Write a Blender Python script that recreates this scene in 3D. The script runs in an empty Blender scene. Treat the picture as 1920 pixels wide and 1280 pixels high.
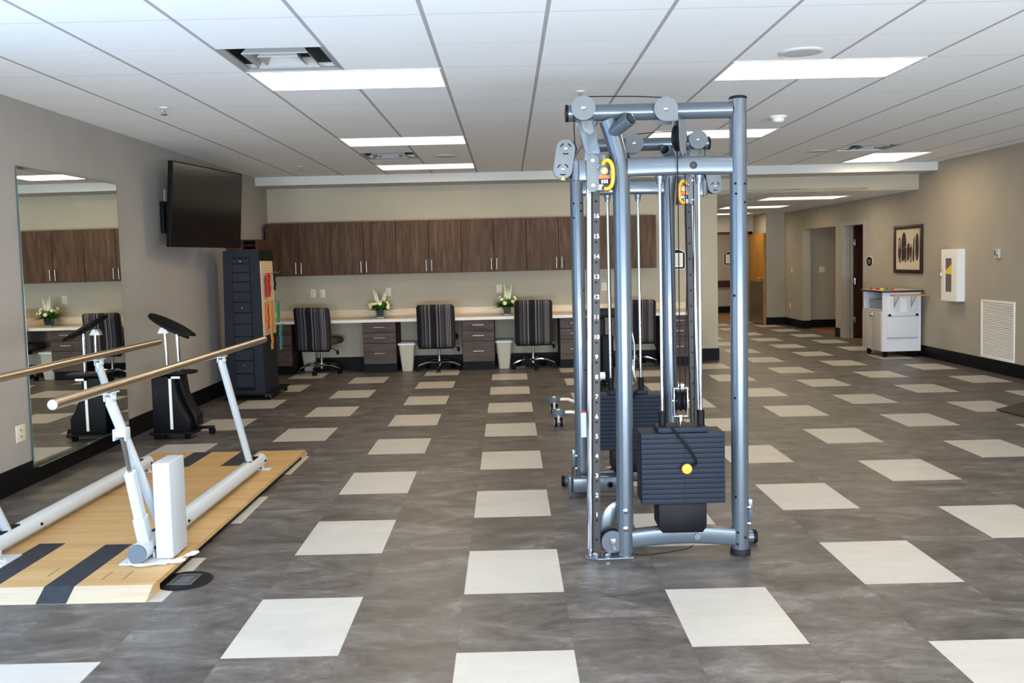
import bpy, bmesh, math, random
from mathutils import Vector, Matrix
random.seed(7)
PI = math.pi
COL = bpy.context.scene.collection
V = Vector

# ------------------------------------------------------------------ camera calibration (metres, camera over x=0,y=0)
F = 1683.13; CX = 960.0; CY = 596.9
CA = V((0.99970905, -0.00522231, -0.02354859)); CB = V((0.02383643, 0.06444935, 0.99763626)); CC = V((0.00369227, 0.99790731, -0.06455508))
CAM = V((0, 0, 1.5098))
TX = 0.4572; TY = 0.6096; GX = -0.23372; GY = 6.4329      # floor tile module and origin
def ray(x, y): return CA*((x-CX)/F) + CB*((CY-y)/F) + CC
def aty(x, y, Y): d = ray(x, y); return CAM + d*(Y/d.y)
def atx(x, y, X): d = ray(x, y); return CAM + d*(X/d.x)
def atz(x, y, Z=0.0): d = ray(x, y); return CAM + d*((Z-CAM.z)/d.z)

# ------------------------------------------------------------------ materials
MATS = {}
def mat(name, col, rough=0.5, metal=0.0, emit=None, es=0.0, var=0.0, scale=20.0, bump=0.0, spec=0.5, stretch=None, coat=0.0, trans=0.0, ior=1.45):
    if name in MATS: return MATS[name]
    m = bpy.data.materials.new(name); m.use_nodes = True; nt = m.node_tree; b = nt.nodes['Principled BSDF']
    c = tuple(col)+(1,) if len(col) == 3 else tuple(col)
    b.inputs['Base Color'].default_value = c; b.inputs['Roughness'].default_value = rough; b.inputs['Metallic'].default_value = metal
    b.inputs['Specular IOR Level'].default_value = spec; b.inputs['Coat Weight'].default_value = coat
    b.inputs['Transmission Weight'].default_value = trans; b.inputs['IOR'].default_value = ior
    if emit: b.inputs['Emission Color'].default_value = tuple(emit)+(1,); b.inputs['Emission Strength'].default_value = es
    if var or bump:
        tc = nt.nodes.new('ShaderNodeTexCoord'); n = nt.nodes.new('ShaderNodeTexNoise'); n.inputs['Scale'].default_value = scale; n.inputs['Detail'].default_value = 5
        if stretch:
            mp = nt.nodes.new('ShaderNodeMapping'); mp.inputs['Scale'].default_value = stretch
            nt.links.new(tc.outputs['Object'], mp.inputs['Vector']); nt.links.new(mp.outputs[0], n.inputs['Vector'])
        else: nt.links.new(tc.outputs['Object'], n.inputs['Vector'])
        if var:
            r = nt.nodes.new('ShaderNodeValToRGB'); r.color_ramp.elements[0].position = .3; r.color_ramp.elements[1].position = .7
            r.color_ramp.elements[0].color = tuple(max(0, v*(1-var)) for v in c[:3])+(1,); r.color_ramp.elements[1].color = tuple(min(1, v*(1+var)) for v in c[:3])+(1,)
            nt.links.new(n.outputs['Fac'], r.inputs['Fac']); nt.links.new(r.outputs[0], b.inputs['Base Color'])
        if bump:
            bp = nt.nodes.new('ShaderNodeBump'); bp.inputs['Strength'].default_value = bump; bp.inputs['Distance'].default_value = .003
            nt.links.new(n.outputs['Fac'], bp.inputs['Height']); nt.links.new(bp.outputs[0], b.inputs['Normal'])
    MATS[name] = m; return m

class NT:
    """tiny helper for math node graphs"""
    def __init__(s, name):
        s.m = bpy.data.materials.new(name); s.m.use_nodes = True; s.t = s.m.node_tree; s.b = s.t.nodes['Principled BSDF']; MATS[name] = s.m
        s.tc = s.t.nodes.new('ShaderNodeTexCoord'); s.sep = s.t.nodes.new('ShaderNodeSeparateXYZ'); s.t.links.new(s.tc.outputs['Object'], s.sep.inputs[0])
    def plug(s, sock, v):
        if isinstance(v, (int, float)): sock.default_value = v
        elif isinstance(v, tuple): sock.default_value = v
        else: s.t.links.new(v, sock)
    def math(s, op, a, b=0.0, c=None):
        n = s.t.nodes.new('ShaderNodeMath'); n.operation = op; s.plug(n.inputs[0], a); s.plug(n.inputs[1], b)
        if c is not None: s.plug(n.inputs[2], c)
        return n.outputs[0]
    def mix(s, f, a, b, mode='MIX'):
        n = s.t.nodes.new('ShaderNodeMix'); n.data_type = 'RGBA'; n.blend_type = mode
        s.plug(n.inputs[0], f); s.plug(n.inputs[6], a); s.plug(n.inputs[7], b); return n.outputs[2]
    def noise(s, vec, scale, detail=6, rough=.6, dist=0.0):
        n = s.t.nodes.new('ShaderNodeTexNoise'); s.t.links.new(vec, n.inputs['Vector']); n.inputs['Scale'].default_value = scale
        n.inputs['Detail'].default_value = detail; n.inputs['Roughness'].default_value = rough; n.inputs['Distortion'].default_value = dist; return n.outputs['Fac']
    def comb(s, x, y, z=0.0):
        n = s.t.nodes.new('ShaderNodeCombineXYZ'); s.plug(n.inputs[0], x); s.plug(n.inputs[1], y); s.plug(n.inputs[2], z); return n.outputs[0]
    def ramp(s, f, stops):
        n = s.t.nodes.new('ShaderNodeValToRGB'); e = n.color_ramp.elements
        while len(e) < len(stops): e.new(.5)
        for i, (p, c) in enumerate(stops): e[i].position = p; e[i].color = tuple(c)+(1,)
        s.t.links.new(f, n.inputs['Fac']); return n.outputs[0]

def floor_mat():
    n = NT('floor_tiles'); X = n.sep.outputs[0]; Y = n.sep.outputs[1]
    u = n.math('DIVIDE', n.math('SUBTRACT', X, GX), TX); v = n.math('DIVIDE', n.math('SUBTRACT', Y, GY), TY)
    uh = n.math('DIVIDE', u, 2.0); even = n.math('LESS_THAN', n.math('FRACT', uh), .5)
    fi = n.math('FLOOR', u)
    odd = n.math('SUBTRACT', 1.0, even)
    v2 = n.math('ADD', v, n.math('MULTIPLY', odd, .5)); fj = n.math('FLOOR', v2)
    par = n.math('LESS_THAN', n.math('FRACT', n.math('DIVIDE', n.math('ADD', n.math('FLOOR', uh), fj), 2.0)), .25)
    light = n.math('MULTIPLY', even, par)
    w = n.t.nodes.new('ShaderNodeTexWhiteNoise'); w.noise_dimensions = '2D'; n.t.links.new(n.comb(fi, fj), w.inputs['Vector'])
    rnd = w.outputs['Value']
    vec = n.comb(n.math('ADD', X, n.math('MULTIPLY', rnd, 13.0)), n.math('ADD', Y, n.math('MULTIPLY', rnd, 29.0)), n.math('MULTIPLY', rnd, 7.0))
    st = n.t.nodes.new('ShaderNodeMapping'); st.inputs['Scale'].default_value = (1.0, 2.1, 1.0); st.inputs['Rotation'].default_value = (0, 0, .25); n.t.links.new(vec, st.inputs[0])
    a = n.noise(st.outputs[0], 2.6, 9, .66, .9); b = n.noise(st.outputs[0], 17, 8, .68, .8)
    f = n.math('ADD', n.math('MULTIPLY', a, .66), n.math('MULTIPLY', b, .34))
    dark = n.ramp(f, [(.34, (.028, .024, .021)), (.44, (.066, .059, .053)), (.53, (.106, .097, .090)), (.68, (.23, .217, .205))])
    dark = n.mix(n.math('MULTIPLY', rnd, .22), dark, (.10, .088, .078, 1))
    lt = n.ramp(f, [(.3, (.41, .39, .355)), (.7, (.51, .49, .45))])
    col = n.mix(light, dark, lt)
    def edge(t, w_): return n.math('LESS_THAN', n.math('ABSOLUTE', n.math('SUBTRACT', n.math('FRACT', t), .5)), .5-w_)
    seam = n.math('MULTIPLY', edge(u, .0035), edge(v2, .0028))
    col = n.mix(n.math('MULTIPLY', n.math('SUBTRACT', 1.0, seam), .45), col, (.06, .05, .045, 1))
    n.plug(n.b.inputs['Base Color'], col)
    n.plug(n.b.inputs['Roughness'], n.math('ADD', .30, n.math('MULTIPLY', b, .22)))
    n.b.inputs['Specular IOR Level'].default_value = .42
    bp = n.t.nodes.new('ShaderNodeBump'); bp.inputs['Strength'].default_value = .12; bp.inputs['Distance'].default_value = .002
    n.t.links.new(f, bp.inputs['Height']); n.t.links.new(bp.outputs[0], n.b.inputs['Normal'])
    return n.m

CGX = -0.385; CGY = 5.70; CG = .6096
def ceil_mat():
    n = NT('ceiling_tiles'); X = n.sep.outputs[0]; Y = n.sep.outputs[1]
    u = n.math('DIVIDE', n.math('SUBTRACT', X, CGX), CG); v = n.math('DIVIDE', n.math('SUBTRACT', Y, CGY), CG)
    du = n.math('ABSOLUTE', n.math('SUBTRACT', n.math('FRACT', n.math('ADD', u, .5)), .5))
    dv = n.math('ABSOLUTE', n.math('SUBTRACT', n.math('FRACT', n.math('ADD', v, .5)), .5))
    lu = n.math('LESS_THAN', du, .018); lv = n.math('LESS_THAN', dv, .009)
    main = n.math('LESS_THAN', n.math('FRACT', n.math('ADD', n.math('DIVIDE', v, 2.0), .25)), .5)
    f = n.noise(n.tc.outputs['Object'], 90, 3, .6)
    base = n.ramp(f, [(.3, (.86, .865, .86)), (.7, (.92, .925, .92))])
    lvc = n.mix(main, (.80, .80, .79, 1), (.70, .70, .69, 1))
    col = n.mix(lv, base, lvc); col = n.mix(lu, col, (.42, .395, .40, 1))
    n.plug(n.b.inputs['Base Color'], col); n.b.inputs['Roughness'].default_value = .85; n.b.inputs['Specular IOR Level'].default_value = .2
    return n.m

def wood_mat(name, c0, c1, c2, axis='z', sc=7.0, rough=.5):
    n = NT(name); mp = n.t.nodes.new('ShaderNodeMapping')
    mp.inputs['Scale'].default_value = {'z': (9, 9, .8), 'x': (.8, 9, 9), 'y': (9, .8, 9)}[axis]
    n.t.links.new(n.tc.outputs['Object'], mp.inputs[0])
    info = n.t.nodes.new('ShaderNodeObjectInfo')
    va = n.t.nodes.new('ShaderNodeVectorMath'); va.operation = 'ADD'; n.t.links.new(mp.outputs[0], va.inputs[0])
    n.t.links.new(n.comb(n.math('MULTIPLY', info.outputs['Random'], 31.0), n.math('MULTIPLY', info.outputs['Random'], 17.0)), va.inputs[1])
    f = n.noise(va.outputs[0], sc/3, 7, .62, .8)
    n.plug(n.b.inputs['Base Color'], n.ramp(f, [(.32, c0), (.5, c1), (.68, c2)]))
    n.b.inputs['Roughness'].default_value = rough; n.b.inputs['Specular IOR Level'].default_value = .18; return n.m

def stripe_mat():
    n = NT('striped_fabric'); X = n.sep.outputs[0]
    k = n.math('MULTIPLY', X, 95.0); w = n.t.nodes.new('ShaderNodeTexWhiteNoise'); w.noise_dimensions = '1D'; n.plug(w.inputs['W'], n.math('FLOOR', k))
    c = n.ramp(w.outputs['Value'], [(0.0, (.010, .010, .014)), (.30, (.03, .028, .036)), (.48, (.012, .012, .016)), (.60, (.085, .080, .088)), (.80, (.19, .175, .165))])
    for nd in n.t.nodes:
        if nd.bl_idname == 'ShaderNodeValToRGB': nd.color_ramp.interpolation = 'CONSTANT'
    n.plug(n.b.inputs['Base Color'], c); n.b.inputs['Roughness'].default_value = .85; n.b.inputs['Specular IOR Level'].default_value = .2
    return n.m

def peg_mat():
    n = NT('pegboard_slats'); Z = n.sep.outputs[2]
    l = n.math('LESS_THAN', n.math('FRACT', n.math('MULTIPLY', Z, 33.0)), .14)
    n.plug(n.b.inputs['Base Color'], n.mix(l, (.62, .47, .30, 1), (.30, .20, .11, 1))); n.b.inputs['Roughness'].default_value = .6
    return n.m

M_FLOOR = floor_mat(); M_CEIL = ceil_mat()
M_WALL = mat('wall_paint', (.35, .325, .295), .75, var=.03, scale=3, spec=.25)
M_WALLR = mat('wall_paint_lamplit_right', (.38, .34, .275), .75, var=.03, scale=3, spec=.25)  # wall paint yellowed so the colour carries the warm lamp light
M_WALLB = mat('wall_paint_lamplit_back', (.44, .395, .30), .75, var=.03, scale=3, spec=.25)  # yellower again: warm light at the far end is put into the paint
M_WHITEP = mat('white_paint', (.56, .56, .53), .6)
M_BASE = mat('black_baseboard', (.004, .004, .005), .5, spec=.15)
M_TAUPE = mat('taupe_frame', (.36, .325, .27), .5)
M_WOOD = wood_mat('walnut_laminate', (.036, .016, .007), (.066, .034, .017), (.105, .061, .035))
M_WOODL = wood_mat('walnut_cool_lit', (.048, .033, .028), (.076, .055, .048), (.105, .080, .071), axis='x')  # same walnut, greyed to put the bluish daylight into its colour
M_WOODDK = mat('dark_walnut_edge', (.018, .009, .006), .6, spec=.15)
M_COUNTER = mat('cream_laminate', (.62, .52, .38), .35, var=.08, scale=6, stretch=(1, 8, 8))
M_OAK = wood_mat('oak_door', (.30, .135, .022), (.40, .19, .035), (.48, .25, .06))
M_DKDOOR = wood_mat('mahogany_door', (.025, .008, .005), (.045, .014, .009), (.06, .02, .013))
M_MAPLE = wood_mat('maple_plywood', (.42, .25, .10), (.50, .31, .13), (.56, .37, .17), axis='x', sc=3, rough=.45)
M_STRIPE = stripe_mat(); M_PEG = peg_mat()
M_CHROME = mat('chrome', (.62, .63, .66), .08, 1.0)
M_STEEL = mat('brushed_steel', (.50, .49, .47), .33, 1.0)
M_RAIL = mat('satin_steel_rail', (.56, .47, .36), .27, 1.0)
M_BLUE = mat('silver_blue_paint', (.092, .112, .132), .27, .45, coat=.3)
M_DGREY = mat('dark_grey_steel', (.030, .028, .026), .45, .2, spec=.3)
M_PLATEG = mat('grey_cover_plate', (.13, .142, .148), .5, .1, spec=.3)
M_BLACK = mat('black_plastic', (.005, .005, .006), .5, spec=.15)
M_RUBBER = mat('black_rubber', (.008, .008, .009), .6, spec=.25)
M_STACK = mat('navy_black_plate', (.009, .014, .024), .5, spec=.18)
M_ORANGE = mat('orange_plastic', (.90, .34, .01), .35)
M_WHITE = mat('white_powder_coat', (.50, .54, .56), .35, var=.02)
M_WPLAST = mat('white_plastic', (.80, .79, .74), .4)
M_IVORY = mat('ivory_plastic', (.68, .63, .50), .4)
M_GREYEND = mat('grey_end_plate', (.09, .12, .15), .5)
M_GRIP = mat('black_grip_tape', (.018, .021, .028), .75, var=.35, scale=30, bump=.3)
M_MIRROR = mat('mirror_silver', (.86, .89, .86), .006, 1.0)
M_MEDGE = mat('mirror_glass_edge', (.05, .11, .09), .3)
M_SCREEN = mat('tv_screen', (.004, .004, .005), .16, spec=.4)
M_BIN = mat('beige_bin_plastic', (.50, .46, .37), .5)
M_BAG = mat('bin_liner', (.70, .75, .80), .5)
M_CART = mat('white_cart_laminate', (.62, .63, .66), .45)
M_CARTD = mat('cart_door_laminate', (.55, .50, .45), .45)
M_TOWER = mat('tower_navy_black', (.013, .016, .024), .55, spec=.2)
M_LEAF = mat('leaf_green', (.06, .20, .02), .5, var=.5, scale=25)
M_LEAF2 = mat('dark_fern_green', (.02, .08, .018), .5, var=.4, scale=25)
M_PETAL = mat('cream_petal', (.80, .76, .40), .6)
M_PETALW = mat('white_petal', (.78, .80, .62), .6)
M_VASE = mat('dark_glass_vase', (.015, .035, .045), .08, spec=.8)
M_GLASS = mat('clear_glass', (.9, .95, .95), .02, trans=1.0, ior=1.3)
M_LIGHT = mat('lit_diffuser', (1, 1, 1), .5, emit=(1.0, .93, .82), es=2.0)
M_BROWNFL = mat('brown_wood_floor', (.22, .105, .040), .45, var=.3, scale=4, stretch=(1, 6, 1))
M_RED = mat('red_plastic', (.55, .012, .012), .4)
M_GREEN = mat('green_rubber', (.01, .20, .075), .6)
M_TEAL = mat('teal_rubber', (.02, .17, .15), .6)
M_ORB = mat('orange_rubber', (.72, .13, .015), .6)
M_YEL = mat('amber_rubber', (.48, .20, .02), .6)
M_REDB = mat('red_rubber', (.45, .012, .01), .6)
M_YELLOW = mat('yellow_plastic', (.80, .60, .02), .5)
M_PAPER = mat('cream_paper', (.66, .57, .42), .7)
M_PRINT = mat('ink_black', (.02, .015, .015), .6)
M_PRINTR = mat('ink_maroon', (.12, .02, .02), .6)
M_PRINTG = mat('ink_green', (.03, .09, .04), .6)
M_PRINTW = mat('ink_grey', (.35, .28, .22), .6)
M_CAVITY = mat('dark_duct', (.02, .022, .022), .8)
M_LOUV = mat('louver_white', (.34, .34, .33), .5)
M_TAN = mat('tan_wood_rail', (.50, .28, .11), .5)
M_STICK = mat('label_white', (.55, .65, .80), .5)

# ------------------------------------------------------------------ mesh builder
class MB:
    def __init__(s): s.bm = bmesh.new()
    def _t(s, vs, m):
        for v in vs: v.co = m @ v.co
    def box(s, x0, y0, z0, x1, y1, z1, bev=0.0, m=None):
        t = bmesh.new(); bmesh.ops.create_cube(t, size=1)
        c = V(((x0+x1)/2, (y0+y1)/2, (z0+z1)/2)); d = V((abs(x1-x0), abs(y1-y0), abs(z1-z0)))
        for v in t.verts: v.co = V((v.co.x*d.x, v.co.y*d.y, v.co.z*d.z)) + c
        if bev > 0:
            bmesh.ops.bevel(t, geom=list(t.edges), offset=min(bev, min(d)*.45), segments=3, affect='EDGES', profile=.5)
        s.merge(t, m); return s
    def merge(s, t, m=None):
        if m is not None:
            for v in t.verts: v.co = m @ v.co
        me = bpy.data.meshes.new('tmp'); t.to_mesh(me); t.free(); s.bm.from_mesh(me); bpy.data.meshes.remove(me)
    def frame(s, d):
        d = d.normalized(); up = V((0, 0, 1)) if abs(d.z) < .95 else V((0, 1, 0))
        x = up.cross(d).normalized(); y = d.cross(x).normalized(); return x, y
    def tube(s, pts, r, seg=20, cap=True, squash=1.0, radii=None):
        """round tube through points"""
        pts = [V(p) for p in pts]; t = bmesh.new(); rings = []
        n = len(pts); x = y = None
        for i, p in enumerate(pts):
            d = (pts[min(i+1, n-1)] - pts[max(i-1, 0)]).normalized()
            if x is None: x, y = s.frame(d)
            else:
                x = (x - d*x.dot(d)).normalized(); y = d.cross(x).normalized()
            rr = radii[i] if radii else r
            rings.append([t.verts.new(p + x*rr*math.cos(2*PI*k/seg) + y*rr*squash*math.sin(2*PI*k/seg)) for k in range(seg)])
        for a, b in zip(rings, rings[1:]):
            for k in range(seg): t.faces.new((a[k], a[(k+1) % seg], b[(k+1) % seg], b[k]))
        if cap: t.faces.new(list(reversed(rings[0]))); t.faces.new(rings[-1])
        s.merge(t); return s
    def cyl(s, a, b, r, seg=24, r2=None, cap=True):
        s.tube([a, b], r, seg, cap, radii=[r, r if r2 is None else r2]); return s
    def ring(s, c, axis, R, r, seg=32, rs=10, arc=(0, 2*PI)):
        c = V(c); axis = V(axis); x, y = s.frame(axis); full = abs(arc[1]-arc[0]-2*PI) < 1e-6
        pts = [c + x*R*math.cos(arc[0]+(arc[1]-arc[0])*k/seg) + y*R*math.sin(arc[0]+(arc[1]-arc[0])*k/seg) for k in range(seg+1)]
        s.tube(pts, r, rs, cap=not full); return s
    def lathe(s, prof, c=(0, 0, 0), seg=28, axis=None):
        c = V(c); t = bmesh.new(); rings = []
        if axis is None: ax = V((0, 0, 1)); x = V((1, 0, 0)); y = V((0, 1, 0))
        else: ax = V(axis).normalized(); x, y = s.frame(ax)
        for (r, h) in prof:
            rings.append([t.verts.new(c + ax*h + x*max(r, 1e-4)*math.cos(2*PI*k/seg) + y*max(r, 1e-4)*math.sin(2*PI*k/seg)) for k in range(seg)])
        for a, b in zip(rings, rings[1:]):
            for k in range(seg): t.faces.new((a[k], a[(k+1) % seg], b[(k+1) % seg], b[k]))
        t.faces.new(list(reversed(rings[0]))); t.faces.new(rings[-1])
        s.merge(t); return s
    def prism(s, poly, a, b, axis='y', bev=0.0, m=None):
        """poly of 2-D points extruded along an axis from a to b; poly coords are the other two axes in x,y,z order"""
        t = bmesh.new()
        def mk(p, h):
            if axis == 'y': return V((p[0], h, p[1]))
            if axis == 'x': return V((h, p[0], p[1]))
            return V((p[0], p[1], h))
        A = [t.verts.new(mk(p, a)) for p in poly]; B = [t.verts.new(mk(p, b)) for p in poly]; n = len(poly)
        t.faces.new(A); t.faces.new(list(reversed(B)))
        for k in range(n): t.faces.new((A[k], B[k], B[(k+1) % n], A[(k+1) % n]))
        bmesh.ops.recalc_face_normals(t, faces=t.faces)
        if bev > 0:
            bmesh.ops.bevel(t, geom=list(t.edges), offset=bev, segments=2, affect='EDGES', profile=.5)
        s.merge(t, m); return s
    def capsule2d(s, p, q, r, n=12):
        p = V(p); q = V(q); d = (q-p).normalized(); a0 = math.atan2(d.y, d.x)
        return [(q.x + r*math.cos(a0-PI/2+PI*k/n), q.y + r*math.sin(a0-PI/2+PI*k/n)) for k in range(n+1)] + \
               [(p.x + r*math.cos(a0+PI/2+PI*k/n), p.y + r*math.sin(a0+PI/2+PI*k/n)) for k in range(n+1)]
    def sphere(s, c, r, sx=1, sy=1, sz=1, u=16, v=10):
        t = bmesh.new(); bmesh.ops.create_uvsphere(t, u_segments=u, v_segments=v, radius=r)
        for w in t.verts: w.co = V((w.co.x*sx, w.co.y*sy, w.co.z*sz)) + V(c)
        s.merge(t); return s
    def quad(s, a, b, c, d):
        vs = [s.bm.verts.new(V(p)) for p in (a, b, c, d)]; s.bm.faces.new(vs); return s

def link(name, mb, m, parent=None, loc=None, smooth=True, ang=40):
    """one mesh object; geometry is given in world metres, the origin moves to the thing's base"""
    me = bpy.data.meshes.new(name); bmesh.ops.recalc_face_normals(mb.bm, faces=mb.bm.faces)
    off = V((0, 0, 0))
    if parent is not None: off = V(parent['_o'])
    elif loc is not None: off = V(loc)
    for v in mb.bm.verts: v.co -= off
    if smooth:
        for f in mb.bm.faces: f.smooth = True
        for e in mb.bm.edges:
            if len(e.link_faces) == 2 and e.calc_face_angle(0) > math.radians(ang): e.smooth = False
    mb.bm.to_mesh(me); mb.bm.free()
    o = bpy.data.objects.new(name, me); COL.objects.link(o); me.materials.append(m)
    if parent is not None: o.parent = parent; o['_o'] = parent['_o']
    elif loc is not None: o.location = off; o['_o'] = tuple(off)
    else: o['_o'] = (0.0, 0.0, 0.0)
    return o
def islands(o):
    """make every loose piece of a part an object of its own, same name and parent"""
    bm = bmesh.new(); bm.from_mesh(o.data); seen = set(); comps = []
    for v in bm.verts:
        if v in seen: continue
        st = [v]; seen.add(v); c = []
        while st:
            q = st.pop(); c.append(q)
            for e in q.link_edges:
                w_ = e.other_vert(q)
                if w_ not in seen: seen.add(w_); st.append(w_)
        comps.append(set(x.index for x in c))
    bm.free(); out = [o]
    for c in comps[1:]:
        b = bmesh.new(); b.from_mesh(o.data); b.verts.ensure_lookup_table()
        bmesh.ops.delete(b, geom=[v for v in b.verts if v.index not in c], context='VERTS')
        me = o.data.copy(); b.to_mesh(me); b.free(); n = o.copy(); n.data = me; COL.objects.link(n); out.append(n)
    b = bmesh.new(); b.from_mesh(o.data); b.verts.ensure_lookup_table()
    bmesh.ops.delete(b, geom=[v for v in b.verts if v.index not in comps[0]], context='VERTS'); b.to_mesh(o.data); b.free()
    return out
def tag(o, label=None, cat=None, group=None, kind=None):
    if label: o['label'] = label
    if cat: o['category'] = cat
    if group: o['group'] = group
    if kind: o['kind'] = kind
    return o
def thing(name, label, cat, loc, rz=0.0, group=None):
    o = bpy.data.objects.new(name, None); COL.objects.link(o); o.location = loc; o.rotation_euler = (0, 0, rz); o['_o'] = tuple(float(v) for v in loc)
    o.empty_display_size = .1
    return tag(o, label, cat, group)
def kids(o): return [c for c in list(bpy.data.objects) if c.parent is o]
def dup(o, parent=None, loc=None, rz=None, label=None, name=None):
    c = o.copy(); COL.objects.link(c)
    if parent is not None: c.parent = parent
    if loc is not None: c.location = loc
    if rz is not None: c.rotation_euler = (0, 0, rz)
    if label: c['label'] = label
    for ch in kids(o): dup(ch, parent=c)
    return c
def struct(name, mb, m, smooth=False): return tag(link(name, mb, m, smooth=smooth), kind='structure')

# ------------------------------------------------------------------ room constants
XL = -3.42; XR = 5.93; YB = 12.95; YF = -2.6; ZC = 2.72; ZH = 2.39; XE = 3.03; YH = 12.38

def grid_sheet(mb, us, vs, holes, fn):
    """boxes over the cells of a rectangle that are not inside a hole"""
    us = sorted(set(round(u, 4) for u in us+[h[0] for h in holes]+[h[1] for h in holes if True]+[h[1] for h in holes]))
    vs = sorted(set(round(v, 4) for v in vs+[h[2] for h in holes]+[h[3] for h in holes]))
    for a, b in zip(us, us[1:]):
        for c, d in zip(vs, vs[1:]):
            mu, mv = (a+b)/2, (c+d)/2
            if any(h[0] < mu < h[1] and h[2] < mv < h[3] for h in holes): continue
            fn(mb, a, b, c, d)

# floor
mb = MB(); mb.box(XL-.2, YF-.2, -.08, XR+.02, 20.2, 0); struct('floor', mb, M_FLOOR)
mb = MB(); mb.box(XR+.02, 14.6, -.08, XR+2.6, 18.4, -.001); mb.box(3.0, 20.2, -.08, 8.5, 24.2, -.001); struct('floor_corridor', mb, M_BROWNFL)

# ceiling with openings for lamps and vents
LAMPS = []
for (x0, ys) in ((CGX-2*CG, (-.396, 2.652, 5.70, 8.748, 11.186)), (CGX+3*CG, (-.396, 2.652, 5.70, 8.748))):
    for y in ys: LAMPS.append((x0, x0+2*CG, y, y+CG))
LAMPS.append((CGX+2*CG, CGX+4*CG, 11.186, 11.186+CG))
LAMPS.append((4.52, 5.28, 11.12, 12.2)); LAMPS.append((CGX+8*CG, CGX+10*CG, 2.652, 2.652+CG)); LAMPS.append((CGX+8*CG, CGX+10*CG, 5.70+.6096, 5.70+2*CG)) if False else None
LAMPS = [l for l in LAMPS if l]
VENTS = [(CGX-2*CG, CGX-CG, 5.70-CG, 5.70), (CGX-2*CG, CGX-CG, 5.70+7*CG, 5.70+8*CG), (3.96, 4.52, 10.27, 10.80)]
mb = MB()
grid_sheet(mb, [XL-.1, XR+.1], [YF-.1, YB+.1], LAMPS+VENTS, lambda m, a, b, c, d: m.box(a, c, ZC, b, d, ZC+.05))
struct('ceiling', mb, M_CEIL)
mb = MB(); HL = [(4.08, 5.36, 14.0, 14.75), (4.0, 5.2, 16.4, 17.15), (4.0, 5.2, 18.95, 19.6)]
grid_sheet(mb, [XE-.1, XR+.1], [YB, 20.3], HL, lambda m, a, b, c, d: m.box(a, c, ZH, b, d, ZH+.05))
struct('ceiling_hallway', mb, M_CEIL)

# walls
WL = (0.4, 4.2, .05, 2.45)
mb = MB(); grid_sheet(mb, [YF, YB+.15], [0, ZC+.04], [WL], lambda m, a, b, c, d: m.box(XL-.15, a, c, XL, b, d)); struct('wall_left', mb, M_WALL)
mb = MB(); mb.box(XL-.15, YB, 0, XE, YB+.15, ZC+.04); struct('wall_back', mb, M_WALLB)
mb = MB(); grid_sheet(mb, [YF, 19.2], [0, ZC+.04], [(14.92, 15.87, 0, 1.985), (16.22, 18.04, 0, 1.985)], lambda m, a, b, c, d: m.box(XR, a, c, XR+.16, b, d))
struct('wall_right', mb, M_WALLR)
mb = MB(); mb.box(XE-.15, YB+.15, 0, XE, 20.2, ZH+.04); struct('wall_hallway_left', mb, M_WALL)
mb = MB(); mb.box(XE, YB, ZH, XR, YB+.12, ZC+.04); struct('wall_header', mb, M_WALLB)
mb = MB(); mb.box(XL, YH, 2.605, XR, YB, ZC); struct('trim_1', mb, M_WHITEP)     # soffit
mb = MB(); grid_sheet(mb, [XE, 5.53], [0, ZH+.04], [(4.2, 5.44, 0, 1.975)], lambda m, a, b, c, d: m.box(a, 20.2, c, b, 20.34, d)); struct('wall_hallway_end', mb, M_WALLR)
mb = MB(); mb.box(5.53, 19.2, 0, XR+.16, 20.34, ZH+.04); struct('wall_pier', mb, M_WALLR)
# corridor beyond the hallway door and the side corridor
mb = MB(); mb.box(3.0, 23.6, 0, 8.5, 23.7, 2.5); mb.box(8.4, 20.34, 0, 8.5, 23.6, 2.5); mb.box(3.0, 20.34, 0, 3.1, 23.6, 2.5); struct('wall_corridor', mb, M_WALLR)
mb = MB(); mb.box(3.0, 20.34, 2.45, 8.5, 23.7, 2.5); struct('ceiling_corridor', mb, M_WHITEP)
mb = MB(); mb.box(XR+.16, 18.24, 0, XR+2.6, 18.34, 2.4); mb.box(XR+2.5, 14.6, 0, XR+2.6, 18.24, 2.4); mb.box(XR+.16, 16.06, 0, XR+2.5, 16.18, 2.4); mb.box(XR+.16, 14.5, 0, XR+2.5, 14.6, 2.4); struct('wall_side_corridor', mb, M_WALLR)
mb = MB(); mb.box(XR+.16, 14.5, 2.4, XR+2.6, 18.34, 2.45); struct('ceiling_side_corridor', mb, M_WHITEP)
# wall behind the camera with big daylight windows
WINS = [(-3.2, -0.3, .02, 2.5), (0.0, 2.9, .02, 2.5), (3.2, 5.7, .02, 2.5)]
mb = MB(); grid_sheet(mb, [XL-.15, XR+.16], [0, ZC+.04], WINS, lambda m, a, b, c, d: m.box(a, YF-.15, c, b, YF, d)); struct('wall_front', mb, M_WALL)
for i, w in enumerate(WINS):
    mb = MB()
    for x in (w[0], (w[0]+w[1])/2-.025, w[1]-.05): mb.box(x, YF-.1, w[2], x+.05, YF-.04, w[3])
    for z in (w[2], w[3]-.05): mb.box(w[0]+.05, YF-.1, z, w[1]-.05, YF-.04, z+.05)
    struct('window_%d' % (i+1), mb, M_WHITEP)

mb = MB()
for y in (WL[0], (WL[0]+WL[1])/2-.025, WL[1]-.05): mb.box(XL-.1, y, WL[2], XL-.04, y+.05, WL[3])
for z in (WL[2], WL[3]-.05): mb.box(XL-.1, WL[0]+.05, z, XL-.04, WL[1]-.05, z+.05)
struct('window_4', mb, M_WHITEP)

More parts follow.
